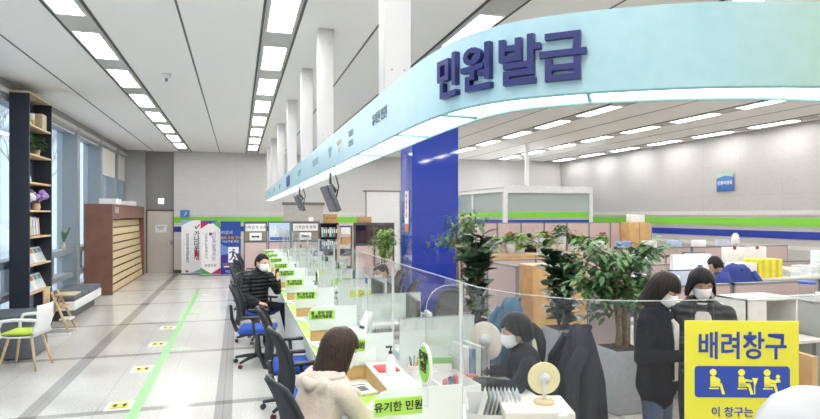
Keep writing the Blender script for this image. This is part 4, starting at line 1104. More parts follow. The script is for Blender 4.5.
# ================================================================== OFFICE CHAIRS
def office_chair(lab, group, seatm=BLUE, arms=True):
    t = thing('office_chair', lab, 'chair', (0, 0, 0), 0, group)
    s = MB(); s.box(-.22, .25, -.235, .235, .43, .50, .034); s.obj('seat', seatm, t)
    MB().box(-.2, .2, -.2, .2, .405, .435, .012).obj('seat_shell', BLACK, t)
    # curved mesh backrest
    vs = []; fs = []; nz, ny = 10, 10
    for i in range(nz + 1):
        f = i / nz; z = .56 + .48 * f; x = -.25 - .09 * f + .05 * math.sin(f * math.pi); w = .215 - .05 * f ** 2
        for j in range(ny + 1):
            a = (j / ny - .5) * 2; vs.append((x + .05 * a * a, a * w, z - .03 * a * a * f))
    for i in range(nz):
        for j in range(ny): k = i * (ny + 1) + j; fs.append((k, k + 1, k + ny + 2, k + ny + 1))
    mb = MB(); mb.add(vs, fs, 0, True); o = mb.obj('backrest', MESH, t); md = o.modifiers.new('s', 'SOLIDIFY'); md.thickness = .022
    rim = [vs[j] for j in range(ny + 1)] + [vs[i * (ny + 1) + ny] for i in range(1, nz + 1)] + [vs[nz * (ny + 1) + j] for j in range(ny - 1, -1, -1)] + [vs[i * (ny + 1)] for i in range(nz - 1, -1, -1)]
    mb = MB(); mb.tube(rim, .015, 8)
    mb.tube([(-.12, 0, .42), (-.26, 0, .45), (-.32, 0, .6), (-.335, 0, .78)], [.03, .028, .024, .02], 8); mb.obj('back_frame', BLACK, t)
    if arms:
        for sd in (-1, 1):
            mb = MB(); mb.tube([(-.02, sd * .2, .42), (0, sd * .29, .45), (-.02, sd * .3, .64)], .018, 8); mb.box(-.16, .12, sd * .3 - .035, sd * .3 + .035, .64, .67, .012); mb.obj('armrest', BLACK, t)
    MB().tube([(0, 0, .11), (0, 0, .26), (0, 0, .42)], [.03, .03, .022], 12).obj('gas_column', CHROME if False else DGREY, t)
    for k in range(5):
        a = k * 2 * math.pi / 5 + .3; c, d = math.cos(a), math.sin(a)
        lg = MB().tube([(0, 0, .12), (c * .16, d * .16, .105), (c * .30, d * .30, .075)], [.03, .022, .016], 8).obj('leg', BLACK, t)
        mb = MB()
        for q in (-.014, .014): mb.lathe([(.02, -.008), (.028, 0), (.02, .008)], 12, frame_mat((c * .30 - d * q, d * .30 + c * q, .028), rz=a, rx=R(90)))
        mb.obj('caster', hm('5a1f24', rough=.4) if k % 2 else BLACK, lg)
    return t
oc = office_chair('', 'customer chairs along the counter')
first = True
for (x, y, rz, lab) in ((.24, 7.98, -8, 'blue seated black office chair turned to the hall, in front of the seated man'), (.52, 5.98, -4, 'blue seated black office chair tucked between the turned chair and the hoodie woman'),
                        (.58, 4.90, 6, 'black backed office chair directly behind the woman in the hoodie'), (.50, 3.43, 12, 'black office chair in which the hoodie woman sits'),
                        (.28, 9.42, -50, 'blue seated office chair in which the man in the puffer jacket sits'), (.2, 10.9, -20, 'empty black office chair just behind the seated man'),
                        (.25, 12.6, 20, 'empty black office chair two places behind the seated man'), (.3, 14.4, -8, 'empty black office chair farthest down the counter')):
    if first: oc.location = (x, y, 0); oc.rotation_euler = (0, 0, R(rz)); oc['label'] = lab; first = False
    else: dup(oc, (x, y, 0), R(rz), lab)
ST = [(2.02, 3.78, 164, 'staff chair of the masked woman, hidden under the navy coat'), (1.95, 4.68, 172, 'staff chair covered by a teal jacket'), (2.2, 6.6, 200, 'black staff chair facing the third bay of the counter'),
      (2.1, 8.0, 150, 'black staff chair by the standing dark figure'), (2.3, 9.4, 180, 'black staff chair behind the farther desks')]
for x, y, rz, lab in ST: dup(oc, (x, y, 0), R(rz), lab, 'staff chairs behind the counter')
for x, y, rz, lab in ((6.42, 6.75, 90, 'office chair under the royal blue coat'), (7.9, 9.2, 90, 'cubicle chair of the far worker')): dup(oc, (x, y, 0), R(rz), lab, 'cubicle chairs')
# garments hung on chairs
def draped(name, lab, cat, loc, rz, w, top, bottom, col, seed, depth=.16, flare=1.25, sleeve=True):
    """a coat hung over a chair back: shell around the back, open in front, with folds and sleeves"""
    t = thing(name, lab, cat, loc, rz)
    n, m = 36, 14; vs = []; fs = []
    for i in range(m + 1):
        f = i / m; z = top - (top - bottom) * f
        ww = w * (.42 + .58 * min(1, (f * 3.2)) ** .6) * (1 + (flare - 1) * f); dd = depth * (.5 + .5 * min(1, f * 3)) * (1 + .3 * f)
        for j in range(n):
            a = 2 * math.pi * j / n
            k = 1 + (.05 + .06 * f) * math.sin(a * 5 + seed) * min(1, f * 2) + .03 * math.sin(a * 11 + f * 3)
            vs.append((dd * math.cos(a) * k, ww / 2 * math.sin(a) * k, z - .02 * math.cos(a * 2) * (1 - f)))
    for i in range(m):
        for j in range(n): fs.append((i * n + j, i * n + (j + 1) % n, (i + 1) * n + (j + 1) % n, (i + 1) * n + j))
    vs.append((0, 0, top + .015)); fs += [(len(vs) - 1, (j + 1) % n, j) for j in range(n)]
    mb = MB(); mb.add(vs, fs, 0, True); o = mb.obj('cloth', col, t); md = o.modifiers.new('s', 'SOLIDIFY'); md.thickness = .012
    if sleeve:
        for s in (-1, 1):
            MB().tube([(depth * .3, s * w * .42, top - .08), (depth * 1.1, s * w * .5, top - .25), (depth * 1.15, s * w * .52, top - .42), (depth * 1.1, s * w * .5, max(bottom, top - .58))], [.06, .062, .055, .05], 12, sy=.7).obj('sleeve', col, t)
    MB().tube([(.0, -w * .16, top + .0), (-depth * .5, 0, top + .02), (.0, w * .16, top + .0), (depth * .6, .0, top - .05)], [.025] * 4, 8).obj('collar', col, t)
    return t
NAVYC = mat('navy_coat_wool', srgb('20242f'), .9, var=.12, bump=.4, bscale=90, spec=.1)
TEALC = mat('teal_fleece', srgb('32566b'), .9, var=.12, bump=.4, bscale=90)
ROY = mat('royal_blue_coat', srgb('2a3a80'), .85, var=.1, bump=.3, bscale=80)
draped('winter_coat', 'dark navy winter coat hung over the chair of the masked staff woman', 'coat', (2.34, 3.69, 0), R(164), .50, 1.13, .22, NAVYC, 1.0, .12)
draped('fleece_jacket', 'teal fleece jacket hung over the chair behind the round paddle fan', 'jacket', (2.26, 4.63, 0), R(172), .46, 1.20, .45, TEALC, 2.3, .12)
draped('blue_coat', 'royal blue coat hung over a cubicle chair in front of the office worker', 'coat', (6.42, 6.38, 0), R(-90), .56, 1.26, .55, ROY, .4, .14, 1.3)

# ================================================================== PEOPLE
def head_mesh(mb, M, s=1.0, eyes='down', mats=(0, 1, 2)):
    """skin slot, white slot, dark slot; faces +X"""
    t = bmesh.new(); bmesh.ops.create_uvsphere(t, u_segments=28, v_segments=20, radius=1)
    for v in t.verts:
        x, y, z = v.co
        X = x * .098; Y = y * .077; Z = z * .118
        if z < 0:
            k = (-z) ** 1.4
            Y *= 1 - .30 * k
            X = X * (1 - .18 * k) + .018 * k if x > 0 else X * (1 - .42 * k)
        if x > 0:
            def g(cy, cz, sy, sz): return math.exp(-((y - cy) / sy) ** 2 - ((z - cz) / sz) ** 2)
            X += .020 * g(0, -.22, .14, .16) + .008 * g(0, .0, .09, .25)          # nose
            X += .006 * g(0, -.56, .28, .10) + .007 * g(0, -.84, .25, .15)         # lips, chin
            X -= .010 * (g(.36, .03, .2, .14) + g(-.36, .03, .2, .14))             # eye sockets
            X += .004 * (g(.36, .2, .3, .08) + g(-.36, .2, .3, .08))
        v.co = (X, Y, Z)
    bmesh.ops.scale(t, vec=(s, s, s), verts=t.verts)
    mb.merge(t, M, mats[0], True)
    S_ = M @ Matrix.Scale(s, 4)
    for q in (-1, 1):
        mb.ball((.083, q * .028, .004), (.008, .0135, .006), 10, S_, mats[1])
        mb.ball((.0885, q * .028, .003), (.004, .006, .0055), 8, S_, mats[2])
        mb.tube([(.088, q * .014, .026), (.092, q * .03, .031), (.082, q * .045, .026)], [.0025, .0035, .002], 6, S_, mats[2])
        mb.tube([(.09, q * .014, .010), (.0905, q * .028, .0125), (.083, q * .041, .008)], .0018, 5, S_, mats[2])
        mb.ball((-.004, q * .078, -.005), (.018, .008, .030), 10, S_, mats[0])
    mb.ball((.095, 0, -.066), (.006, .022, .005), 8, S_, mats[3] if len(mats) > 3 else mats[0])
def mask_obj(M, s, parent):
    mb = MB(); vs = []; fs = []; n, m = 14, 9
    for i in range(m + 1):
        f = i / m; z = .000 - .088 * f
        for j in range(n + 1):
            a = (j / n - .5) * 2; ph = a * R(74)
            rr = (.104 + .017 * math.sin(math.pi * min(1, f * 1.05)) * math.cos(ph) ** 2)
            x = rr * math.cos(ph) * (1 - .16 * max(0, f - .6)); y = .081 * math.sin(ph) * (1 - .22 * f)
            vs.append(M @ Vector((x * s, y * s, (z + .012 * math.cos(ph) ** 3 * (1 - f) - .012 * math.cos(ph) * f + .018 * a * a * f) * s)))
    for i in range(m):
        for j in range(n): k = i * (n + 1) + j; fs.append((k, k + 1, k + n + 2, k + n + 1))
    mb.add(vs, fs, 0, True)
    for q in (-1, 1):
        mb.tube([M @ (Vector(p) * s) for p in ((.03, q * .079, -.012), (.0, q * .084, .012), (-.02, q * .083, -.005), (.0, q * .08, -.035), (.03, q * .07, -.07))], .0018, 5)
    o = mb.obj('face_mask', MASK, parent); md = o.modifiers.new('s', 'SOLIDIFY'); md.thickness = .002; return o
def hair_obj(M, s, parent, kind, col=HAIR, seed=1, length=.3):
    rr = random.Random(seed); mb = MB(); n, m = 64, 22; vs = []; fs = []
    for j in range(n):
        ph = 2 * math.pi * j / n - math.pi; ap = abs(ph)
        if kind == 'short':
            ze = .074 if ap < R(48) else (.074 - .05 * min(1, (ap - R(48)) / R(25)) if ap < R(80) else (.024 if ap < R(108) else -.055)); 
        elif kind == 'pony': ze = .062 if ap < R(38) else (.062 - .07 * min(1, (ap - R(38)) / R(40)) if ap < R(95) else -.07)
        elif kind == 'long': ze = .040 if ap < R(58) else (.040 - (length) * min(1, (ap - R(58)) / R(16)))
        elif kind == 'bob': ze = .06 if ap < R(40) else (.06 - (length) * min(1, (ap - R(40)) / R(34)) ** 1.2)
        ze += rr.uniform(-.008, .008) * (2 if ze < -.1 else 1)
        wv = 1 + .018 * math.sin(ph * 17 + seed) + rr.uniform(-.022, .022)
        for i in range(m + 1):
            f = i / m; z = .132 + (ze - .132) * f ** 1.0
            zz = max(0, min(1, z / .132)) if z > 0 else 0
            k = math.sqrt(max(0, 1 - zz * zz)) if z > 0 else 1
            rx, ry = .112, .091
            if kind == 'short': rx, ry = .104, .083
            if z < 0:
                d = -z
                if kind in ('long',): rx *= 1 - .12 * min(1, d / .3); ry *= 1 + .10 * math.sin(min(1, d / .3) * 2.6) - .12 * min(1, d / .3)
                elif kind == 'bob': g = math.sin(min(1, d / length) * math.pi * .8); rx *= 1 + .06 * g; ry *= 1 + .16 * g; 
                elif kind in ('short', 'pony'): rx *= 1 - 1.6 * d; ry *= 1 - 1.2 * d
            x = rx * k * math.cos(ph) * wv - .006; y = ry * k * math.sin(ph) * wv
            if kind == 'long' and z < -.08: x -= .10 * (-z - .08) * (1 if ap > R(90) else .3)
            vs.append(M @ (Vector((x, y, z)) * s))
    for j in range(n):
        for i in range(m): a = j * (m + 1) + i; b = ((j + 1) % n) * (m + 1) + i; fs.append((a, b, b + 1, a + 1))
    mb.add(vs, fs, 0, True); bmesh.ops.remove_doubles(mb.bm, verts=mb.bm.verts, dist=.0008)
    if kind == 'pony':
        mb.tube([M @ (Vector(p) * s) for p in ((-.09, 0, -.01), (-.125, 0, .0), (-.15, .0, -.05), (-.15, .005, -.13), (-.13, .0, -.22), (-.12, 0, -.28))], [.025, .03, .036, .036, .026, .006], 12)
    o = mb.obj('hair', col, parent); md = o.modifiers.new('s', 'SOLIDIFY'); md.thickness = .012; md.offset = -1
    return o
def hand_prims(mb, M, curl=.5, s=1.0, mi=0, thumb=1):
    """palm from origin along +X, palm faces -Z; thumb on +Y*thumb side"""
    def P(x, y, z): return M @ (Vector((x, y * thumb, z)) * s)
    mb.capsule(P(.01, 0, 0), P(.075, 0, 0), .030 * s, .036 * s, .45, side=(M.to_3x3() @ Vector((0, 1, 0))), n=12, mi=mi)
    for y, L, x0 in ((.027, .072, .088), (.009, .080, .094), (-.009, .074, .090), (-.026, .058, .082)):
        p = Vector((x0 - .012, y, 0)); a = 0; pts = [p.copy()]
        for sg, fr_ in enumerate((.42, .32, .26)):
            a += curl * (.7, 1.1, .8)[sg]; p = p + Vector((math.cos(a) * L * fr_, 0, -math.sin(a) * L * fr_)); pts.append(p.copy())
        mb.tube([M @ (Vector((q.x, q.y * thumb, q.z)) * s) for q in pts], [.0088 * s, .0085 * s, .0078 * s, .0062 * s], 8, mi=mi)
        mb.ball(M @ (Vector((pts[-1].x, pts[-1].y * thumb, pts[-1].z)) * s), .0063 * s, 8, mi=mi)
    tp = [(.018, .024, -.004), (.042, .044, -.014), (.064, .050, -.026), (.082, .044, -.034)]
    mb.tube([P(*q) for q in tp], [.0125 * s, .0105 * s, .009 * s, .0068 * s], 8, mi=mi); mb.ball(P(*tp[-1]), .0069 * s, 8, mi=mi)
def aim(p, d, up=(0, 0, 1)):
    x = Vector(d).normalized(); z = Vector(up); z = (z - x * z.dot(x)).normalized(); y = z.cross(x)
    m = Matrix((x, y, z)).transposed().to_4x4(); m.translation = Vector(p); return m
def figure(lab, loc, rz, prims, mats, headM, hs, hands=(), parts=None, group=None, vox=.013):
    """prims (p0,p1,r0,r1,flat,matindex); mats: 0 skin 1 white 2 dark 3.. clothes"""
    root = thing('person', lab, 'person', loc, rz, group)
    mb = MB()
    for p in prims: mb.capsule(*p[:5])
    me = bpy.data.meshes.new('tmp'); mb.bm.to_mesh(me); mb.bm.free()
    o = bpy.data.objects.new('tmp_body', me); COL.objects.link(o)
    r = o.modifiers.new('r', 'REMESH'); r.mode = 'VOXEL'; r.voxel_size = vox
    q = o.modifiers.new('q', 'SMOOTH'); q.factor = .6; q.iterations = 5
    bpy.context.view_layer.update()
    me2 = bpy.data.meshes.new_from_object(o.evaluated_get(bpy.context.evaluated_depsgraph_get()))
    bpy.data.objects.remove(o)
    out = MB(); out.bm.from_mesh(me2)
    segs = [(Vector(p[0]), Vector(p[1]), p[2], p[3], p[5]) for p in prims]
    for f in out.bm.faces:
        c = f.calc_center_median(); best = (9, 0)
        for a, b, r0, r1, mi in segs:
            ab = b - a; u = max(0, min(1, (c - a).dot(ab) / max(ab.length_squared, 1e-9)))
            d = (c - (a + ab * u)).length / (r0 + (r1 - r0) * u)
            if d < best[0]: best = (d, mi)
        f.material_index = best[1]; f.smooth = True
    head_mesh(out, headM, hs, mats=(0, 1, 2, 3))
    for (M, curl, s, th) in hands: hand_prims(out, M, curl, s, 0, th)
    out.obj('body', mats, root)
    return root
LIP = hm('b06a62', rough=.5)
EYEW = hm('e8e4e0', rough=.3); EYED = hm('1d1512', rough=.3)
def puffer(name, col):
    m = bpy.data.materials.new(name); t = nt(m); b = t.nodes['Principled BSDF']; b.inputs['Base Color'].default_value = (*col, 1); b.inputs['Roughness'].default_value = .5; b.inputs['Specular IOR Level'].default_value = .3
    tc = t.nodes.new('ShaderNodeTexCoord'); w = t.nodes.new('ShaderNodeTexWave'); w.bands_direction = 'Z'; w.inputs['Scale'].default_value = 5.5; w.inputs['Distortion'].default_value = 1.5; w.inputs['Detail Scale'].default_value = 2
    t.links.new(tc.outputs['Object'], w.inputs[0]); bp = t.nodes.new('ShaderNodeBump'); bp.inputs['Strength'].default_value = .7; bp.inputs['Distance'].default_value = .022
    t.links.new(w.outputs['Fac'], bp.inputs['Height']); t.links.new(bp.outputs[0], b.inputs['Normal']); return m
PUF = puffer('black_puffer', (.012, .013, .016)); PUF2 = puffer('charcoal_puffer', (.016, .018, .024))
JEAN = mat('dark_trousers', srgb('23262d'), .9, spec=.1, var=.1, bump=.3, bscale=200); DENIM = mat('blue_jeans', srgb('4a5a78'), .85, var=.15, bump=.3, bscale=200)
SHOE = hm('d8d4ce', rough=.6); CREAMK = mat('cream_hoodie', srgb('cfc2b4'), .9, var=.06, bump=.4, bscale=50); KNIT = mat('pale_knit', srgb('c9c6c0'), .9, var=.06, bump=.5, bscale=150)
COATB = mat('black_wool_coat', srgb('10131c'), .9, spec=.08, var=.06, bump=.1, bscale=40)
def V(*a): return Vector(a)
def torso(top, hip, chest, neck, w=.17, fl=.68, mi=4):
    return [(hip, chest, w * .98, w, fl, mi), (chest, (chest[0] + .01, 0, neck[2] - .06), w, w * .52, fl, mi)]
# --- seated man in black puffer: faces the counter, phone raised
def seated_man():
    hd = V(.10, .0, 1.22)
    pr = [((-.02, 0, .56), (-.02, 0, .80), .185, .185, .72, 4), ((-.02, 0, .80), (0, 0, 1.0), .185, .20, .66, 4), ((0, 0, 1.0), (.03, 0, 1.06), .17, .10, .75, 4),
          ((.03, 0, 1.04), (.05, 0, 1.12), .095, .082, .95, 4), ((.05, 0, 1.08), (.08, 0, 1.18), .055, .052, 1, 0)]
    # legs, right leg (towards camera) and left
    pr += [((-.02, -.10, .55), (.42, -.15, .56), .095, .068, .95, 5), ((.42, -.15, .56), (.44, -.17, .12), .062, .044, 1, 5), ((.43, -.17, .08), (.56, -.19, .045), .042, .040, .8, 6),
           ((-.02, .10, .55), (.40, .16, .57), .095, .068, .95, 5), ((.40, .16, .57), (.52, .18, .14), .062, .044, 1, 5), ((.52, .18, .08), (.64, .2, .045), .042, .040, .8, 6)]
    # right arm rests on thigh, left arm raises phone
    pr += [((0, -.20, 1.0), (.02, -.27, .76), .078, .068, .95, 4), ((.02, -.27, .76), (.22, -.17, .66), .066, .052, .95, 4), ((.22, -.17, .66), (.25, -.15, .65), .032, .028, 1, 0),
           ((0, .20, 1.0), (.12, .26, .78), .078, .068, .95, 4), ((.12, .26, .78), (.30, .14, .96), .066, .05, .95, 4), ((.30, .14, .96), (.32, .125, .99), .031, .028, 1, 0)]
    hM = aim(hd, (.95, .15, -.18))
    hands = [(aim((.255, -.148, .648), (.9, .25, -.12), (0, -.2, 1)), .55, 1.0, 1), (aim((.325, .12, 1.0), (.25, -.2, .95), (.9, .3, .1)), .75, 1.0, -1)]
    t = figure('man in a black puffer jacket sitting sideways and holding up a phone', (.30, 9.30, 0), R(-58), pr, [SKIN, EYEW, EYED, LIP, PUF, JEAN, hm('2a2a2e', rough=.5)], hM, 1.06, hands)
    hair_obj(hM, 1.06, t, 'short', seed=3); mask_obj(hM, 1.06, t)
    ph = thing('smartphone', 'black smartphone held up by the seated man', 'phone', (0, 0, 0))
    W = Matrix.Translation((.30, 9.30, 0)) @ Euler((0, 0, R(-58))).to_matrix().to_4x4()
    Mp = W @ aim((.345, .095, 1.075), (.25, -.1, .96), (.95, .2, -.15))
    MB().box(-.075, .075, -.037, .037, -.004, .004, .003, Mp).obj('case', BLACK, ph); MB().box(-.07, .07, -.034, .034, .0041, .0046, 0, Mp).obj('screen', hm('30343c', rough=.1), ph)
seated_man()
# --- hoodie woman seated at the near booth, leaning to the desk (seen from behind/side)
def hoodie():
    hd = V(.235, 0, 1.16); 
    pr = [((-.02, 0, .56), (.02, 0, .74), .19, .18, .8, 4), ((.02, 0, .74), (.12, 0, .95), .18, .195, .68, 4), ((.12, 0, .96), (.17, 0, 1.02), .15, .08, .8, 4), ((.17, 0, 1.0), (.215, 0, 1.12), .05, .047, 1, 0),
          ((.06, -.09, .985), (.06, .09, .985), .065, .065, .9, 4), ((.08, -.07, 1.02), (.17, -.075, 1.0), .04, .035, 1, 4), ((.08, .07, 1.02), (.17, .075, 1.0), .04, .035, 1, 4)]
    pr += [((-.02, -.09, .54), (.40, -.11, .55), .09, .066, .95, 5), ((.40, -.11, .55), (.36, -.12, .12), .058, .04, 1, 5), ((.36, -.12, .07), (.48, -.13, .04), .04, .038, .8, 6),
           ((-.02, .09, .54), (.40, .11, .55), .09, .066, .95, 5), ((.40, .11, .55), (.36, .12, .12), .058, .04, 1, 5), ((.36, .12, .07), (.48, .13, .04), .04, .038, .8, 6)]
    pr += [((.11, -.175, .95), (.22, -.24, .79), .072, .062, .95, 4), ((.22, -.24, .79), (.46, -.12, .81), .06, .046, .95, 4), ((.46, -.12, .81), (.49, -.105, .808), .028, .026, 1, 0),
           ((.11, .175, .95), (.25, .23, .80), .072, .062, .95, 4), ((.25, .23, .80), (.47, .14, .81), .06, .046, .95, 4), ((.47, .14, .81), (.50, .125, .805), .028, .026, 1, 0)]
    hM = aim(hd, (.93, -.30, -.36), (.36, 0, .9))
    hands = [(aim((.49, -.1, .80), (.95, .2, -.1)), .35, .92, 1), (aim((.50, .125, .80), (.95, -.2, -.1)), .35, .92, -1)]
    loc = (.40, 3.49, -.04); rz = R(30)
    t = figure('woman in a cream hoodie with long brown hair leaning over the counter', loc, rz, pr, [SKIN, EYEW, EYED, LIP, CREAMK, JEAN, SHOE], hM, 1.0, hands)
    BR = hair_mat('brown_hair', (.034, .018, .012))
    h = hair_obj(hM, 1.02, t, 'long', BR, 5, .36); mask_obj(hM, 1.0, t)
    # hood lying on the back
    mb = MB(); vs = []; fs = []; n, m = 16, 8
    for i in range(m + 1):
        f = i / m
        for j in range(n + 1):
            a = (j / n - .5) * math.pi * 1.15
            r_ = .125 - .03 * f; vs.append((.13 - (r_ * math.cos(a)) * (.9 + .5 * math.sin(f * math.pi)), r_ * math.sin(a) * 1.1, 1.03 - .16 * f * math.cos(a) ** 2 + .02 * math.sin(f * 3.1)))
    for i in range(m):
        for j in range(n): k = i * (n + 1) + j; fs.append((k, k + 1, k + n + 2, k + n + 1))
    mb.add(vs, fs, 0, True); o = mb.obj('hood', CREAMK, t); md = o.modifiers.new('s', 'SOLIDIFY'); md.thickness = .014
hoodie()
# --- staff woman, facing -X, ponytail, navy cardigan, brown turtleneck
def staff_woman():
    hd = V(.10, 0, 1.12); 
    pr = [((-.03, 0, .52), (0, 0, .72), .165, .15, .8, 4), ((0, 0, .72), (.04, 0, .92), .15, .17, .66, 4), ((.04, 0, .92), (.06, 0, .97), .14, .08, .8, 4), ((.06, 0, .96), (.085, 0, 1.03), .06, .055, 1, 5), ((.085, 0, 1.03), (.09, 0, 1.08), .048, .046, 1, 0)]
    pr += [((-.02, -.09, .51), (.38, -.11, .53), .09, .066, .95, 6), ((.38, -.11, .53), (.38, -.12, .1), .056, .04, 1, 6), ((-.02, .09, .51), (.38, .11, .53), .09, .066, .95, 6), ((.38, .11, .53), (.38, .12, .1), .056, .04, 1, 6),
           ((.38, -.12, .06), (.48, -.12, .04), .038, .036, .8, 2), ((.38, .12, .06), (.48, .12, .04), .038, .036, .8, 2)]
    pr += [((.04, -.175, .92), (.13, -.21, .78), .066, .056, .95, 4), ((.13, -.21, .78), (.40, -.16, .80), .054, .038, .95, 4), ((.40, -.16, .80), (.44, -.15, .80), .026, .025, 1, 0),
           ((.04, .175, .92), (.13, .21, .78), .066, .056, .95, 4), ((.13, .21, .78), (.40, .13, .80), .054, .038, .95, 4), ((.40, .13, .80), (.44, .12, .80), .026, .025, 1, 0)]
    hM = aim(hd, (.96, .02, -.28), (.28, 0, .96))
    hands = [(aim((.44, -.15, .795), (.97, .1, -.1)), .4, .9, 1), (aim((.44, .12, .795), (.97, -.1, -.1)), .4, .9, -1)]
    t = figure('staff woman in navy cardigan and face mask typing, black ponytail', (2.0, 3.80, 0), R(164), pr, [SKIN, EYEW, EYED, LIP, hm('23252f', rough=.9), hm('8a7364', rough=.9), JEAN], hM, 1.0, hands)
    hair_obj(hM, 1.0, t, 'pony', seed=4); mask_obj(hM, 1.0, t)
staff_woman()
# --- two standing women
def standing(lab, loc, rz, sc_, coat, inner, legs, kind, lookv, seed, open_w=.05, length=.26, arm=0, long_coat=False):
    k = sc_
    def Q(*a): return tuple(x * k for x in a)
    pr = [(Q(0, 0, .86), Q(0, 0, 1.05), .165 * k, .15 * k, .72, 4), (Q(0, 0, 1.05), Q(0, 0, 1.26), .15 * k, .178 * k, .66, 4), (Q(0, 0, 1.26), Q(0, 0, 1.33), .16 * k, .08 * k, .75, 4), (Q(0, 0, 1.31), Q(.02, 0, 1.42), .052 * k, .048 * k, 1, 0)]
    if long_coat: pr += [(Q(0, 0, .80), Q(0, 0, .98), .19 * k, .17 * k, .72, 4)]
    pr += [(Q(0, -.085, .84), Q(.01, -.095, .46), .088 * k, .060 * k, 1, 5), (Q(.01, -.095, .46), Q(-.01, -.10, .10), .055 * k, .038 * k, 1, 5), (Q(-.01, -.10, .05), Q(.12, -.11, .035), .038 * k, .036 * k, .8, 6),
           (Q(0, .085, .84), Q(.01, .095, .46), .088 * k, .060 * k, 1, 5), (Q(.01, .095, .46), Q(-.01, .10, .10), .055 * k, .038 * k, 1, 5), (Q(-.01, .10, .05), Q(.12, .11, .035), .038 * k, .036 * k, .8, 6)]
    e = .0
    pr += [(Q(0, -.18, 1.25), Q(-.01, -.235, 1.02), .07 * k, .06 * k, .95, 4), (Q(-.01, -.235, 1.02), Q(.21, -.10, 1.05), .058 * k, .044 * k, .95, 4), (Q(.21, -.10, 1.05), Q(.24, -.08, 1.06), .027, .025, 1, 0),
           (Q(0, .18, 1.25), Q(-.01, .235, 1.02), .07 * k, .06 * k, .95, 4), (Q(-.01, .235, 1.02), Q(.21, .10, 1.03), .058 * k, .044 * k, .95, 4), (Q(.21, .10, 1.03), Q(.24, .08, 1.04), .027, .025, 1, 0)]
    hM = aim(V(*Q(.05, 0, 1.475)), lookv, (.35, 0, .9))
    hands = [(aim(Q(.235, -.085, 1.06), (.8, .55, .15), (-.3, .1, 1)), .7, .92, 1), (aim(Q(.235, .085, 1.04), (.8, -.5, .15), (-.3, -.1, 1)), .7, .92, -1)]
    t = figure(lab, loc, rz, pr, [SKIN, EYEW, EYED, LIP, coat, legs, SHOE], hM, .93 * k, hands)
    hair_obj(hM, .92 * k, t, kind, seed=seed, length=length, col=hair_mat('dark_hair_brown', (.016, .010, .008)) if seed == 8 else HAIR); mask_obj(hM, .93 * k, t)
    # inner top showing in the open front
    n = 14; vs = []; fs = []
    for i in range(n + 1):
        f = i / n; z = (1.33 - .48 * f) * k; x0 = .66 * (.09 + .085 * min(1, f * 3)) * k if f < .2 else (.122 - .012 * f) * k
        for j in range(7):
            a = (j / 6 - .5) * 2; vs.append(((x0 + .012 * k) * (1 - .1 * a * a), a * open_w * k * (1 - .3 * (1 - min(1, f * 3))), z))
    for i in range(n):
        for j in range(6): q = i * 7 + j; fs.append((q, q + 1, q + 8, q + 7))
    mb = MB(); mb.add(vs, fs, 0, True); o = mb.obj('inner_top', inner, t); md = o.modifiers.new('s', 'SOLIDIFY'); md.thickness = .02
    mb = MB()
    for s in (-1, 1): mb.tube([Q(.09, s * .055, 1.34), Q(.105, s * .06, 1.26), Q(.128, s * (open_w + .012), 1.12), Q(.128, s * (open_w + .012), .86)], [.02 * k, .018 * k, .012 * k, .012 * k], 8)
    mb.tube([Q(.07, -.06, 1.33), Q(-.03, -.075, 1.35), Q(-.065, 0, 1.36), Q(-.03, .075, 1.35), Q(.07, .06, 1.33)], .026 * k, 8); mb.obj('lapel', coat, t)
    return t
standing('woman in a black coat with long dark hair looking down at a phone', (2.79, 3.45, 0), R(-60), .975, COATB, KNIT, DENIM, 'long', (.85, .05, -.48), 8, .035, .20, long_coat=True)
standing('woman in a charcoal puffer jacket with a dark bob beside the long-haired woman', (3.33, 3.64, 0), R(-124), .975, PUF2, KNIT, JEAN, 'bob', (.9, .15, -.42), 9, .055, .16)
ph = thing('smartphone', 'dark smartphone held between the two standing women', 'phone', (2.93, 3.28, 1.11), R(-60)); MB().box(-.07, .07, -.036, .036, -.004, .004, .003, frame_mat((0, 0, 0), ry=R(-25))).obj('case', BLACK, ph)
# --- distant people
def bust(lab, loc, rz, coat, kind, mask=True, seat=True, k=1.0):
    z = .0 if seat else .42
    pr = [((0, 0, .52 + z), (.02, 0, .9 + z), .17 * k, .185 * k, .68, 4), ((.02, 0, .9 + z), (.04, 0, 1.0 + z), .16, .07, .75, 4), ((.04, 0, .98 + z), (.06, 0, 1.08 + z), .05, .048, 1, 0),
          ((.02, -.19, .93 + z), (.05, -.25, .72 + z), .07, .06, 1, 4), ((.05, -.25, .72 + z), (.28, -.14, .76 + z), .055, .042, 1, 4), ((.02, .19, .93 + z), (.05, .25, .72 + z), .07, .06, 1, 4), ((.05, .25, .72 + z), (.28, .14, .76 + z), .055, .042, 1, 4),
          ((0, -.09, .52 + z), (.38 if seat else .02, -.1, .53 if seat else .46), .09, .065, 1, 5), ((.38 if seat else .02, -.1, .53 if seat else .46), (.38 if seat else 0, -.1, .06), .055, .04, 1, 5), ((0, .09, .52 + z), (.38 if seat else .02, .1, .53 if seat else .46), .09, .065, 1, 5), ((.38 if seat else .02, .1, .53 if seat else .46), (.38 if seat else 0, .1, .06), .055, .04, 1, 5)]
    hM = aim(V(.08, 0, 1.15 + z), (.93, 0, -.35), (.35, 0, .93))
    hands = [(aim((.29, -.13, .76 + z), (1, .1, 0)), .4, .9, 1), (aim((.29, .13, .76 + z), (1, -.1, 0)), .4, .9, -1)]
    t = figure(lab, loc, rz, pr, [SKIN, EYEW, EYED, LIP, coat, JEAN], hM, 1.0, hands, vox=.02)
    hair_obj(hM, 1.0, t, kind, seed=6)
    if mask: mask_obj(hM, 1.0, t)
bust('office worker with black hair and white mask behind the potted plants', (6.52, 12.5, .24), R(-100), hm('22252e', rough=.8), 'short')
bust('office worker with dark hair seen from behind at the cubicle monitor', (6.50, 6.74, .08), R(95), hm('4a4f5c', rough=.8), 'short', False)
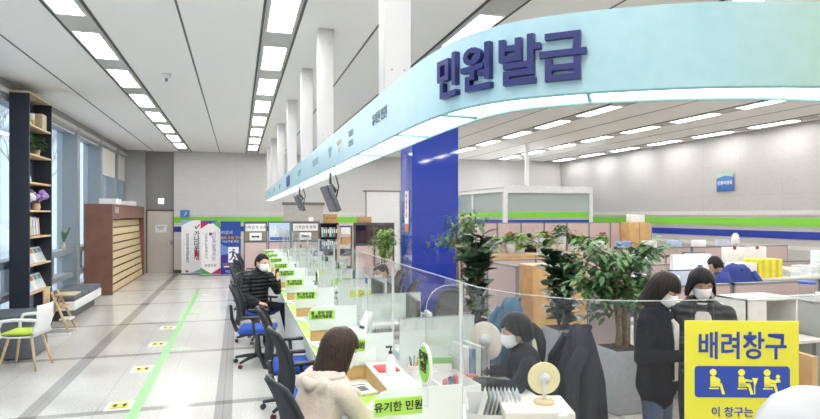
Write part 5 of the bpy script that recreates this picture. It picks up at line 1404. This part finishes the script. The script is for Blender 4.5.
bust('staff member in dark clothes and mask behind the glass screens', (1.98, 8.0, 0), R(200), hm('26282e', rough=.8), 'short', k=1.0)
# ================================================================== THINGS ON THE COUNTER
def bottle(loc, lab, s=1.0, cap=BLACK, label_m=None):
    t = thing('sanitiser_bottle', lab, 'bottle', loc)
    MB().lathe([(.032 * s, 0), (.034 * s, .01), (.034 * s, .10 * s), (.026 * s, .125 * s), (.013 * s, .135 * s), (.013 * s, .145 * s)], 18).obj('body', WHITE, t)
    mb = MB(); mb.lathe([(.015 * s, .145 * s), (.015 * s, .16 * s), (.006 * s, .165 * s), (.006 * s, .185 * s)], 12); mb.box(-.035 * s, .01, -.008, .008, .185 * s, .197 * s, .003); mb.obj('pump', cap, t)
    if label_m: MB().lathe([(.0345 * s, .03 * s), (.0345 * s, .085 * s)], 18).obj('label', label_m, t)
    return t
bottle((.99, 3.86, .87), 'white hand sanitiser bottle with black pump on the ledge before the round sign', 1.0)
bottle((1.19, 2.52, .80) if False else (1.55, 2.58, .75), 'white spray bottle with orange label beside the box with the fan', 1.1, WHITE, hm('d98a4e', rough=.5))
for k in (3, 5): bottle((1.0, bay(k) + .9, .87), 'small sanitiser bottle on the ledge, %s bay from the curved corner' % ORD[k])
dome = thing('cover_box', 'clear plastic cover with red rim on the ledge beside the bottle', 'box', (1.0, 4.02, .87))
MB().box(-.075, .075, -.09, .09, 0, .012, .003).obj('red_rim', hm('c8383c', rough=.4), dome); MB().box(-.06, .06, -.07, .07, .012, .16, .02).obj('cover', ACRYL2, dome)
# leaflets on desk mats
for k in range(7):
    y = bay(k) + .95
    t = thing('leaflet', 'printed leaflet on the customer counter, %s bay from the curved corner' % ORD[k], 'leaflet', (.70, y, .7545), R(8 + 5 * k))
    MB().box(0, .20, 0, .26, 0, .018, .001).obj('pages', PAPER, t); MB().box(.05, .16, .05, .16, .018, .0188).obj('picture', hm(['6a7078', '9ab08a', '8aa0c0'][k % 3], rough=.4), t)
    MB().box(.02, .18, .19, .21, .018, .0188).obj('heading', hm('4a5058'), t)
for k in range(2, 7):
    t = thing('tissue_roll', 'white paper roll on the customer counter, %s bay from the curved corner' % ORD[k], 'paper roll', (.83, bay(k) + .18, .755))
    MB().tube([(-.06, 0, .035), (.06, 0, .035)], .035, 16).obj('roll', PAPER, t)
for k in range(0, 8):
    t = thing('pen', 'black pen lying on the customer counter, %s bay from the curved corner' % ORD[k], 'pen', (.76, bay(k) + .72, .758), R(35)); MB().tube([(0, 0, 0), (.13, 0, 0), (.142, 0, 0)], [.0045, .0045, .001], 8).obj('barrel', BLACK, t)
# angled white terminal on the second ledge
tm = thing('card_terminal', 'tall white terminal leaning back on the ledge above the second label', 'terminal', (.98, 4.9, .87), R(20))
M = frame_mat((0, 0, .02), ry=R(24)); MB().box(-.015, .02, -.05, .05, 0, .26, .012, M).obj('body', WHITE, tm); MB().box(-.06, .07, -.06, .06, 0, .03, .012).obj('base', WHITE, tm)
MB().box(-.018, -.014, -.035, .035, .10, .125, 0, M).obj('screen', hm('3a3f66', rough=.3), tm)
# staff side
def monitor(loc, rz, lab):
    t = thing('computer_monitor', lab, 'monitor', loc, rz)
    MB().box(-.015, .02, -.27, .27, .13, .46, .008).obj('housing', BLACK, t); MB().box(-.017, -.0145, -.255, .255, .145, .445).obj('screen', hm('c4d4e4', rough=.15), t)
    MB().box(.015, .045, -.03, .03, .02, .3, .006).obj('stand', BLACK, t); MB().box(-.08, .12, -.12, .12, 0, .015, .005).obj('base', BLACK, t)
def keyboard(loc, rz, lab):
    t = thing('keyboard', lab, 'keyboard', loc, rz); MB().box(-.07, .07, -.21, .21, 0, .018, .004).obj('body', hm('3a3c40', rough=.5), t)
    mb = MB()
    for i in range(5):
        for j in range(14): mb.box(-.058 + i * .024, -.038 + i * .024, -.2 + j * .0285, -.176 + j * .0285, .018, .023)
    mb.obj('key', BLACK, t)
def tray(loc, rz, lab, n=3, w=.13, d=.17, c=WHITE):
    t = thing('document_tray', lab, 'tray', loc, rz)
    for i in range(n):
        mb = MB(); z = i * .07; mb.box(-w, w, -d, d, z, z + .006); mb.box(-w, -w + .005, -d, d, z, z + .04); mb.box(w - .005, w, -d, d, z, z + .04); mb.box(-w, w, d - .005, d, z, z + .04)
        for sx_ in (-1, 1): mb.box(sx_ * w - .005, sx_ * w + .005, d - .03, d, z, z + .07)
        mb.obj('tier', c, t); MB().box(-w + .015, w - .015, -d + .01, d - .015, z + .006, z + .024).obj('paper', PAPER, t)
def stack(loc, rz, lab, h=.06, cols=('e8e6e0', 'cfe0ea', 'f0f0ee')):
    t = thing('paper_stack', lab, 'papers', loc, rz); rr = random.Random(sum(map(ord, lab))); z = 0
    while z < h:
        e = rr.uniform(.008, .02); a = frame_mat((rr.uniform(-.01, .01), rr.uniform(-.01, .01), 0), rz=rr.uniform(-.08, .08))
        MB().box(-.105, .105, -.148, .148, z, z + e, 0, a).obj('sheaf', hm(rr.choice(cols), rough=.8), t); z += e
def phone(loc, rz, lab):
    t = thing('desk_phone', lab, 'telephone', loc, rz)
    MB().prism([(-.1, 0), (.1, 0), (.1, .03), (-.1, .06)], .17, frame_mat((0, -.085, 0)), bev=.004).obj('body', hm('d6d6d2', rough=.4), t)
    MB().tube([(-.085, -.055, .075), (-.09, -.055, .085), (.08, -.055, .06), (.085, -.055, .045)], [.02, .018, .018, .02], 10).obj('handset', hm('c9c9c5', rough=.4), t)
    MB().box(-.02, .08, -.02, .06, .035, .05).obj('keypad', DGREY, t)
def printer(loc, rz, lab, w=.22, d=.2, h=.2, col='dcdad2'):
    t = thing('printer', lab, 'printer', loc, rz)
    MB().box(-w, w, -d, d, 0, h, .012).obj('body', hm(col, rough=.4), t); MB().box(-w * .8, w * .8, -d - .004, -d + .01, h * .3, h * .45).obj('paper_slot', DGREY, t)
    MB().box(w * .2, w * .85, -d * .9, -d * .5, h, h + .004).obj('control_panel', hm('9fa3a8'), t)
for k in range(1, 9):
    y = bay(k); e = '%s bay from the curved corner' % ORD[k]
    monitor((1.52, y + .85, .75), R(168 + 6 * (k % 3)), 'black desktop monitor behind the glass, ' + e)
    keyboard((1.72, y + .85, .75), 0, 'dark keyboard on the staff desk, ' + e)
    stack((1.38, y + .42, .75), R(10 * k), 'stack of forms on the staff desk, ' + e, .05 + .02 * (k % 3))
    if k % 2: tray((1.33, y + 1.2, .75), R(90), 'white document tray on the staff desk, ' + e)
    else: printer((1.5, y + .25, .75), R(-90), 'pale printer on the staff desk, ' + e, .19, .17, .24, 'e4e4e0')
    phone((1.34, y + .66, .75), R(-80), 'pale desk telephone, ' + e)
    st = thing('desk_screen', 'frosted privacy screen between staff desks, ' + e, 'screen', (1.16, y, .75)); MB().box(0, .6, -.005, .005, 0, .42).obj('panel', FROST, st); MB().box(0, .6, -.008, .008, .42, .428).obj('top_edge', EDGE, st)
    wn = thing('window_notice', 'small printed notice taped inside the glass, ' + e, 'notice', (1.122, y + 1.0, 1.30), 0)
    MB().box(0, .003, -.08, .08, -.11, .11).obj('sheet', PAPER, wn); MB().box(-.002, 0, -.06, .06, .03, .08).obj('heading', hm(['7fc06a', '6f8fd0', 'e0d060'][k % 3], rough=.6), wn)
    if k > 2:
        MB().box(.14, .42, -.012, -.008, .2, .29).obj('name_strip', hm('dfe05a' if k % 2 else 'a9dc5a', rough=.6), st)
# items close to the round sign
bsk = thing('plastic_basket', 'white plastic basket of pens behind the round sign', 'basket', (1.36, 3.70, .75), R(5))
mb = MB(); mb.box(-.12, .12, -.2, .2, 0, .01)
for s in (-1, 1): mb.box(s * .12 - .004, s * .12 + .004, -.2, .2, 0, .11); mb.box(-.12, .12, s * .2 - .004, s * .2 + .004, 0, .11)
mb.obj('body', WHITE, bsk)
for i, (dx, c, nm) in enumerate(((-.05, 'c03a44', 'red'), (.0, '2c3a78', 'blue'), (.05, 'c03a44', 'red'))):
    simple('ink_stamp', '%s capped ink stamp in the white basket, %s in line' % (nm, ORD[i]), 'stamp', MB().lathe([(.014, 0), (.014, .06), (.02, .07), (.02, .1), (.008, .115)], 12), hm(c, rough=.4), loc=(1.36 + dx, 3.66 + i * .04, .761))
stp = thing('stamp_box', 'red topped stamp pad on the desk in front of the staff woman', 'stamp pad', (1.56, 3.86, .75), R(15)); MB().box(-.05, .05, -.035, .035, 0, .05, .004).obj('base', hm('5a2c30', rough=.5), stp); MB().box(-.05, .05, -.035, .035, .05, .075, .004).obj('lid', hm('c23c40', rough=.4), stp)
keyboard((1.62, 3.60, .75), 0, 'dark keyboard under the hands of the staff woman')
simple('desk_mat', 'green desk mat in front of the staff woman', 'desk mat', MB().box(-.15, .2, -.3, .3, 0, .003), hm('5fa070', rough=.6), loc=(1.6, 3.5, .75))
def pen_cup(loc, lab, c):
    t = thing('pen_cup', lab, 'pen cup', loc); MB().lathe([(.036, 0), (.04, .1), (.036, .1), (.033, .01)], 18).obj('cup', hm(c, rough=.4), t)
    for i, pc_ in enumerate(('c23c40', '2c3a78', '1f2024', '3f8a5a', 'e0c040')):
        a = i * 1.25; MB().tube([(math.cos(a) * .01, math.sin(a) * .01, .01), (math.cos(a) * .035, math.sin(a) * .035, .16)], .004, 6).obj('pen', hm(pc_, rough=.4), t)
def calendar(loc, rz, lab, c):
    t = thing('desk_calendar', lab, 'calendar', loc, rz); M = frame_mat((0, 0, 0), rx=R(-18))
    MB().box(-.09, .09, -.004, .0, 0, .16, 0, M).obj('page', PAPER, t); MB().box(-.09, .09, -.006, -.004, .11, .155, 0, M).obj('heading', hm(c, rough=.6), t); MB().box(-.09, .09, .0, .09, 0, .006).obj('foot', hm('3a3d42'), t)
def file_box(loc, rz, lab, c, n=4):
    t = thing('file_box', lab, 'file box', loc, rz)
    mb = MB(); mb.box(-.05 * n / 2 - .01, .05 * n / 2 + .01, -.12, .12, 0, .01)
    mb.box(-.05 * n / 2 - .01, .05 * n / 2 + .01, .11, .12, 0, .2); mb.box(-.05 * n / 2 - .01, -.05 * n / 2, -.12, .12, 0, .16); mb.box(.05 * n / 2, .05 * n / 2 + .01, -.12, .12, 0, .16); mb.obj('holder', hm(c, rough=.4), t)
    for i in range(n): MB().box(-.05 * n / 2 + i * .05 + .005, -.05 * n / 2 + i * .05 + .04, -.11, .105, .01, .24 - .02 * (i % 2), .001).obj('file', hm(['e8e8e4', '6f8fc0', 'dfe8d0', '9aa0a8'][i % 4], rough=.6), t)
pen_cup((1.24, 4.15, .75), 'white pen cup with coloured pens behind the sanitiser bottle', 'e6e6e6'); pen_cup((1.25, 5.35, .75), 'blue pen cup with coloured pens in the second bay', '4a6ab0'); pen_cup((1.26, 6.75, .75), 'grey pen cup with coloured pens in the third bay', '8a8f96')
calendar((1.42, 4.08, .75), R(-12), 'desk calendar with a green heading beside the white pen cup', '6fb060'); calendar((1.3, 5.62, .75), R(10), 'desk calendar with a blue heading beside the blue pen cup', '5a78c0'); calendar((1.3, 7.2, .75), R(-6), 'desk calendar with a red heading in the fourth bay', 'c0505a')
file_box((1.66, 4.12, .75), R(8), 'pale file box with blue and white files behind the desk calendar', 'dcdcd8'); file_box((1.72, 5.6, .75), R(-6), 'blue file box packed with files near the teal jacket', '5f7fb8', 5); file_box((1.7, 7.0, .75), R(4), 'green file box packed with files in the third bay', '7fb08a', 4)
# file holder with tilted forms
fh = thing('file_holder', 'white upright file holder packed with tilted forms next to the fan box', 'file holder', (1.33, 2.98, .75), R(-20))
mb = MB(); mb.box(-.13, .13, -.11, .11, 0, .008); mb.box(-.13, -.125, -.11, .11, 0, .17); mb.box(.125, .13, -.11, .11, 0, .22); mb.box(-.13, .13, .105, .11, 0, .2); mb.box(-.13, .13, -.11, -.105, 0, .14); mb.obj('holder', WHITE, fh)
for i in range(9): MB().box(-.0012, .0012, -.1, .1, .01, .24, 0, frame_mat((-.09 + i * .022, 0, 0), ry=R(16))).obj('form', hm(['e6e6e2', 'b9bcc0', 'd8dde4'][i % 3], rough=.8), fh)
# box carrying the paddle fan
bx = thing('storage_box', 'beige flat box on the counter carrying the round fan', 'box', (1.50, 2.80, .75), R(-16))
MB().box(-.17, .17, -.14, .14, 0, .20, .006).obj('body', hm('dcd8cc', rough=.6), bx); MB().box(-.175, .175, -.145, .145, .17, .206, .005).obj('lid', hm('e2dfd4', rough=.6), bx)
MB().box(.02, .10, -.148, -.145, .08, .11).obj('label_strip', hm('a05a5a'), bx); MB().box(-.1, -.08, -.149, -.145, .09, .11).obj('hole', DGREY, bx)
def paddle(loc, rz, lab, r, h, tilt=0):
    t = thing('round_fan', lab, 'fan', loc, rz)
    YF = hm('e2dcab', rough=.5) if r < .1 else hm('eadcd0', rough=.5)
    MB().lathe([(r * .62, 0), (r * .64, .008), (r * .6, .016)], 28).obj('base', hm('cdb98a', rough=.5), t)
    MB().tube([(0, 0, .015), (0, -.012, h * .5), (0, -.012, h)], .008, 10).obj('stem', hm('e4e4e2', rough=.3), t)
    M = frame_mat((0, 0, h), rx=R(90 + tilt))
    MB().lathe([(r * .97, -.008), (r, 0), (r * .97, .008)], 40, M).obj('disc', YF, t)
    MB().lathe([(r * .36, .009), (r * .34, .016), (r * .14, .02), (r * .12, .03)], 24, M).obj('hub', hm('d9d9d8', rough=.3), t)
    return t
paddle((1.555, 2.80, .956), R(-16), 'small round yellow fan on a white stem, standing on the beige box', .086, .13)
paddle((1.80, 4.12, .75), R(-58), 'larger pale round fan on the desk between teal jacket and staff woman', .145, .25)
# white dome device in front of the yellow sign
wd = thing('white_desk_device', 'smooth white domed device with a black sensor beside the yellow sign', 'device', (1.52, 1.24, .75), R(-25))
mb = MB(); prof = [(.12, 0), (.12, .3), (.15, .42), (.165, .5), (.16, .58), (.145, .64), (.11, .69), (.06, .72), (.01, .73)]
mb.lathe([(r * 1.0, z) for r, z in prof], 40, Matrix.Diagonal((1.0, .8, 1, 1))); mb.obj('shell', mat('white_gloss_shell', (.55, .55, .56), .3, var=0), wd)
MB().box(-.02, .02, -.012, .006, 0, .022, .004, frame_mat((.02, -.082, .695), rx=R(-40), ry=R(8))).obj('sensor', BLACK, wd)
MB().box(.05, .15, -.06, .06, .64, .82, .02).obj('side_block', mat('white_gloss_shell', (.55, .55, .56), .3, var=0), wd)

# ---- wooden slatted shelf, cabinets and boxes behind the yellow sign
wb = thing('wooden_bookcase', 'light wood bookcase standing behind the yellow sign', 'bookcase', (2.93, 2.62, 0), R(-8))
mb = MB()
for x_ in (0, .22, .55): mb.box(x_, x_ + .035, 0, .3, 0, 1.14)
for z in (.05, .45, .8): mb.box(0, .58, .02, .3, z, z + .02)
mb.obj('carcass', WOOD, wb)
simple('red_folder', 'red and green folder inside the wooden bookcase', 'folder', MB().box(0, .14, 0, .2, 0, .1, .004), hm('a04a48', rough=.6), loc=(3.0, 2.67, .82), rz=R(-8))
sd = thing('side_table', 'long white side table behind the standing women', 'table', (4.0, 4.35, 0)); MB().box(0, 1.45, 0, .75, .72, .75, .004).obj('tabletop', hm('e0dfda', rough=.5), sd)
for x_ in (.03, 1.37):
    for y_ in (.03, .68): MB().box(x_, x_ + .04, y_, y_ + .04, 0, .72).obj('leg', GREY, sd)
fc = thing('drawer_organiser', 'white organiser with many thin drawers behind the yellow sign', 'organiser', (4.05, 4.55, .75))
MB().box(0, .40, 0, .34, 0, .36, .004).obj('body', hm('e4e2da', rough=.5), fc)
for i in range(9): MB().box(-.008, 0, .01, .33, .015 + i * .038, .045 + i * .038).obj('drawer', [WHITE, hm('b9c4d4'), WHITE, hm('c9d08a'), hm('8f9aa8')][i % 5], fc)
wc3 = thing('white_cube_shelf', 'white open-fronted cube shelf beside the drawer organiser', 'shelf', (4.60, 4.45, .75))
mb = MB(); mb.box(0, .62, 0, .4, 0, .015); mb.box(0, .62, 0, .4, .38, .4, .003); mb.box(0, .015, 0, .4, 0, .4); mb.box(.605, .62, 0, .4, 0, .4); mb.box(0, .62, .385, .4, 0, .4); mb.box(.0, .24, 0, .01, 0, .39); mb.obj('carcass', hm('e6e5df', rough=.5), wc3)
stack((4.98, 4.65, .766), R(4), 'papers inside the white cube shelf', .05)
# shelf counter at far side
sc2 = thing('open_side_cabinet', 'grey open side cabinet holding green trays at the picture edge', 'cabinet', (5.5, 4.45, 0))
mb = MB()
for x_ in (0, 1.47): mb.box(x_, x_ + .03, 0, .5, 0, 1.08)
for z in (.3, .7, 1.07): mb.box(0, 1.5, 0, .5, z, z + .02)
mb.box(0, 1.5, .48, .5, 0, 1.08); mb.obj('carcass', hm('a9aca8', rough=.5), sc2)
for i, (x_, c, nm) in enumerate(((5.6, '3f8a6a', 'dark green'), (6.05, '79b89a', 'pale green'))):
    simple('plastic_tray', '%s plastic tray in the grey side cabinet' % nm, 'tray', MB().box(0, .36, 0, .3, 0, .12, .01), hm(c, rough=.4), loc=(x_, 4.5, .72))
simple('cardboard_box', 'brown carton in front of the grey side cabinet', 'box', MB().box(0, .3, 0, .25, 0, .3, .004), CARD, loc=(4.95, 3.55, .78))
simple('carton_stand', 'light wood stand under the brown carton', 'stand', MB().box(-.02, .34, -.02, .29, 0, .78, .004), WOOD, loc=(4.95, 3.55, 0))
pc = thing('food_container', 'clear plastic container with blue lid on the side cabinet', 'container', (5.62, 4.68, 1.09)); MB().lathe([(.065, 0), (.08, .15), (.08, .155)], 20).obj('body', ACRYL2, pc); MB().lathe([(.084, .155), (.084, .175), (.07, .18)], 20).obj('lid', hm('3350b8', rough=.4), pc)
pc2 = thing('food_container', 'tall clear container with lime lid on the side cabinet', 'container', (5.92, 4.68, 1.09)); MB().lathe([(.06, 0), (.075, .20), (.075, .202)], 20).obj('body', ACRYL2, pc2); MB().lathe([(.08, .202), (.08, .22), (.07, .225)], 20).obj('lid', hm('c4d86a', rough=.4), pc2)
MB().lathe([(.05, .01), (.058, .07)], 16).obj('contents', hm('dcb84a'), pc2)
cup = thing('paper_cup', 'small white paper cup beside the blue lidded container', 'cup', (5.42 + .15, 4.5, 1.09)); MB().lathe([(.03, 0), (.04, .09), (.038, .09)], 14).obj('body', WHITE, cup)
simple('dark_bowl', 'dark brown bowl at the end of the side cabinet', 'bowl', MB().lathe([(.06, 0), (.13, .07), (.12, .09)], 18), hm('4a3a34', rough=.5), loc=(6.3, 4.7, 1.09))
# things on second row desk / on cross partitions
dk = thing('worktop_ledge', 'pale worktop ledge between the cross partitions and second row', 'worktop', (4.1, 6.46, 0))
MB().box(2.75, 5.6, .3, .8, 1.0, 1.03).obj('top', hm('dcd9d2'), dk); MB().box(2.8, 5.55, .35, .75, 0, 1.0).obj('body', PG, dk)
simple('white_file_box', 'white file box beside the yellow box', 'box', MB().box(0, .34, 0, .24, 0, .22, .005), WHITE, loc=(6.9, 6.82, 1.03))
yb = thing('yellow_box', 'bright yellow cloth box on the worktop ledge', 'box', (7.28, 6.82, 1.03)); MB().box(0, .44, 0, .3, 0, .27, .01).obj('body', hm('e3d84a', rough=.7), yb)
for i in range(3): MB().box(.05 + i * .13, .10 + i * .13, -.004, 0, .0, .26).obj('pleat', hm('cfc43a', rough=.7), yb)
for i in range(4): stack((8.0 + i * .36, 7.0, 1.03), R(8 * i), 'pile of white papers on the ledge, %s from the yellow box' % ORD[i], .12 + .02 * i)
simple('picture_card', 'white framed card standing behind the paper piles', 'card', MB().box(0, .45, 0, .02, 0, .36, .003), hm('dfe8ea'), loc=(8.75, 7.22, 1.03))
for i, (x_, c, nm) in enumerate(((7.4, 'f0f0ee', 'white'), (7.85, 'eceae8', 'off-white'))):
    t = thing('file_rack', '%s wall of files behind the royal blue coat, %s in line' % (nm, ORD[i]), 'files', (x_, 7.6, 0)); MB().box(0, .36, -.05, .04, 1.2, 1.44, .004).obj('file', hm(c), t); MB().box(.14, .2, -.054, -.05, 1.40, 1.45).obj('clip', hm('9a3a40'), t); t.location.z = .0
mon = thing('computer_monitor', 'large white screened monitor in front of the office worker at the cubicle', 'monitor', (6.55, 7.35, .74), R(-90))
MB().box(-.02, .02, -.36, .36, .16, .62, .008).obj('housing', WHITE, mon); MB().box(.0, .03, -.04, .04, .0, .3).obj('stand', WHITE, mon); MB().box(-.1, .1, -.12, .12, 0, .015).obj('base', WHITE, mon)
MB().box(.021, .024, -.33, .33, .2, .59).obj('screen', mat('monitor_glow', (.75, .82, .9), .2, var=0, emit=.5), mon)
MB().box(.0245, .0255, .1, .2, .38, .46).obj('window_icon', hm('3a5ab8'), mon)
mon.rotation_euler.z = R(-90)
for i in range(5):
    t = thing('binder', '%s binder standing on the desk behind the bob-haired woman, %s in line' % (['blue', 'white', 'grey', 'red', 'white'][i], ORD[i]), 'binder', (4.35 + i * .22, 6.1, .74), 0, 'binders on the first cubicle desk')
    MB().box(-.04, .04, 0, .24, 0, .46, .003).obj('cover', hm(['4a6ab0', 'e4e4e2', '8c9298', 'a03a40', 'eeeeec'][i], rough=.5), t); MB().box(-.025, .025, -.003, 0, .28, .38).obj('label_slip', PAPER, t)
monitor((5.35, 6.2, .80), R(90), 'black desktop monitor on the desk behind the bob-haired woman')
# blue and white leaflets display by money tree
ls = thing('leaflet_stand', 'tilted stand of blue and white leaflets behind the money tree', 'leaflet stand', (4.42, 6.0, .74), R(0))
for i in range(6): MB().box(0, .16, 0, .01, .30, .56, 0, frame_mat((-.35 + i * .1, .02 * i, 0), rx=R(-20), rz=R(-20))).obj('leaflet', hm(['5f8fd0', 'eeeeee', 'cfdcf0', 'd06a7a', 'e6e6ea', '6f7fb0'][i], rough=.4), ls)
MB().box(-.38, .3, -.02, .12, 0, .3).obj('stand', DGREY, ls)
# second row small things
for i in range(6):
    simple('tissue_box', 'pale blue and white box standing on the third row partitions, %s from the aisle' % ORD[i], 'box', MB().box(0, .3, -.05, .05, 0, .14, .004), hm(['e8e8e8', '8fa8d8', 'e4e4e0', 'b9cbe8', 'f0f0f0', 'c8d0dc'][i]), loc=(6.75 + i * .62, 10.3, 1.28))
hum = simple('white_humidifier', 'small white humidifier above the third row partitions', 'humidifier', MB().lathe([(.07, 0), (.09, .1), (.07, .22), (.03, .28)], 16), WHITE, loc=(10.35, 10.3, 1.28))
for i, (x_, y_) in enumerate(((7.6, 9.9), (8.9, 9.9), (10.2, 9.9))): monitor((x_, y_, .74), R(90), 'black monitor on the third row desk, %s from the aisle' % ORD[i])
simple('carton_box', 'beige carton on top of the rear pink partitions by the pillar', 'box', MB().box(0, .55, -.12, .12, 0, .2, .004), hm('c9bda6', rough=.8), loc=(5.0, 13.5, 1.76))
# dark office items between partitions
for i in range(3): stack((5.35 + i * .9, 9.0, 1.125) if i == 0 else (6.9 + i * .6, 9.8, .74), R(5), 'low pile of papers in the cubicles, %s from the wood cabinet' % ORD[i], .05)

# ================================================================== LIGHT
w = bpy.data.worlds.new('world'); sc.world = w; t = nt(w); bg = t.nodes['Background']
tc = t.nodes.new('ShaderNodeTexCoord'); sp_ = t.nodes.new('ShaderNodeSeparateXYZ'); t.links.new(tc.outputs['Generated'], sp_.inputs[0])
cr = t.nodes.new('ShaderNodeValToRGB'); cr.color_ramp.elements[0].color = (.66, .72, .77, 1); cr.color_ramp.elements[1].color = (.72, .80, .92, 1)
t.links.new(sp_.outputs[2], cr.inputs[0]); t.links.new(cr.outputs[0], bg.inputs[0]); bg.inputs[1].default_value = 1.6
sun = bpy.data.objects.new('sun', bpy.data.lights.new('sun', 'SUN')); COL.objects.link(sun); sun.data.energy = 2.0; sun.data.angle = R(8); sun.rotation_euler = (R(0), R(-52), R(-30)); sun.data.color = (1, .96, .9)
vs_ = sc.view_settings; vs_.view_transform = 'Standard'; vs_.look = 'None'; vs_.gamma = 1; vs_.exposure = 1.12; vs_.use_curve_mapping = False
sc.cycles.use_denoising = True
sc.cycles.max_bounces = 8; sc.cycles.transparent_max_bounces = 32; sc.cycles.diffuse_bounces = 4
sc.cycles.sample_clamp_indirect = 6
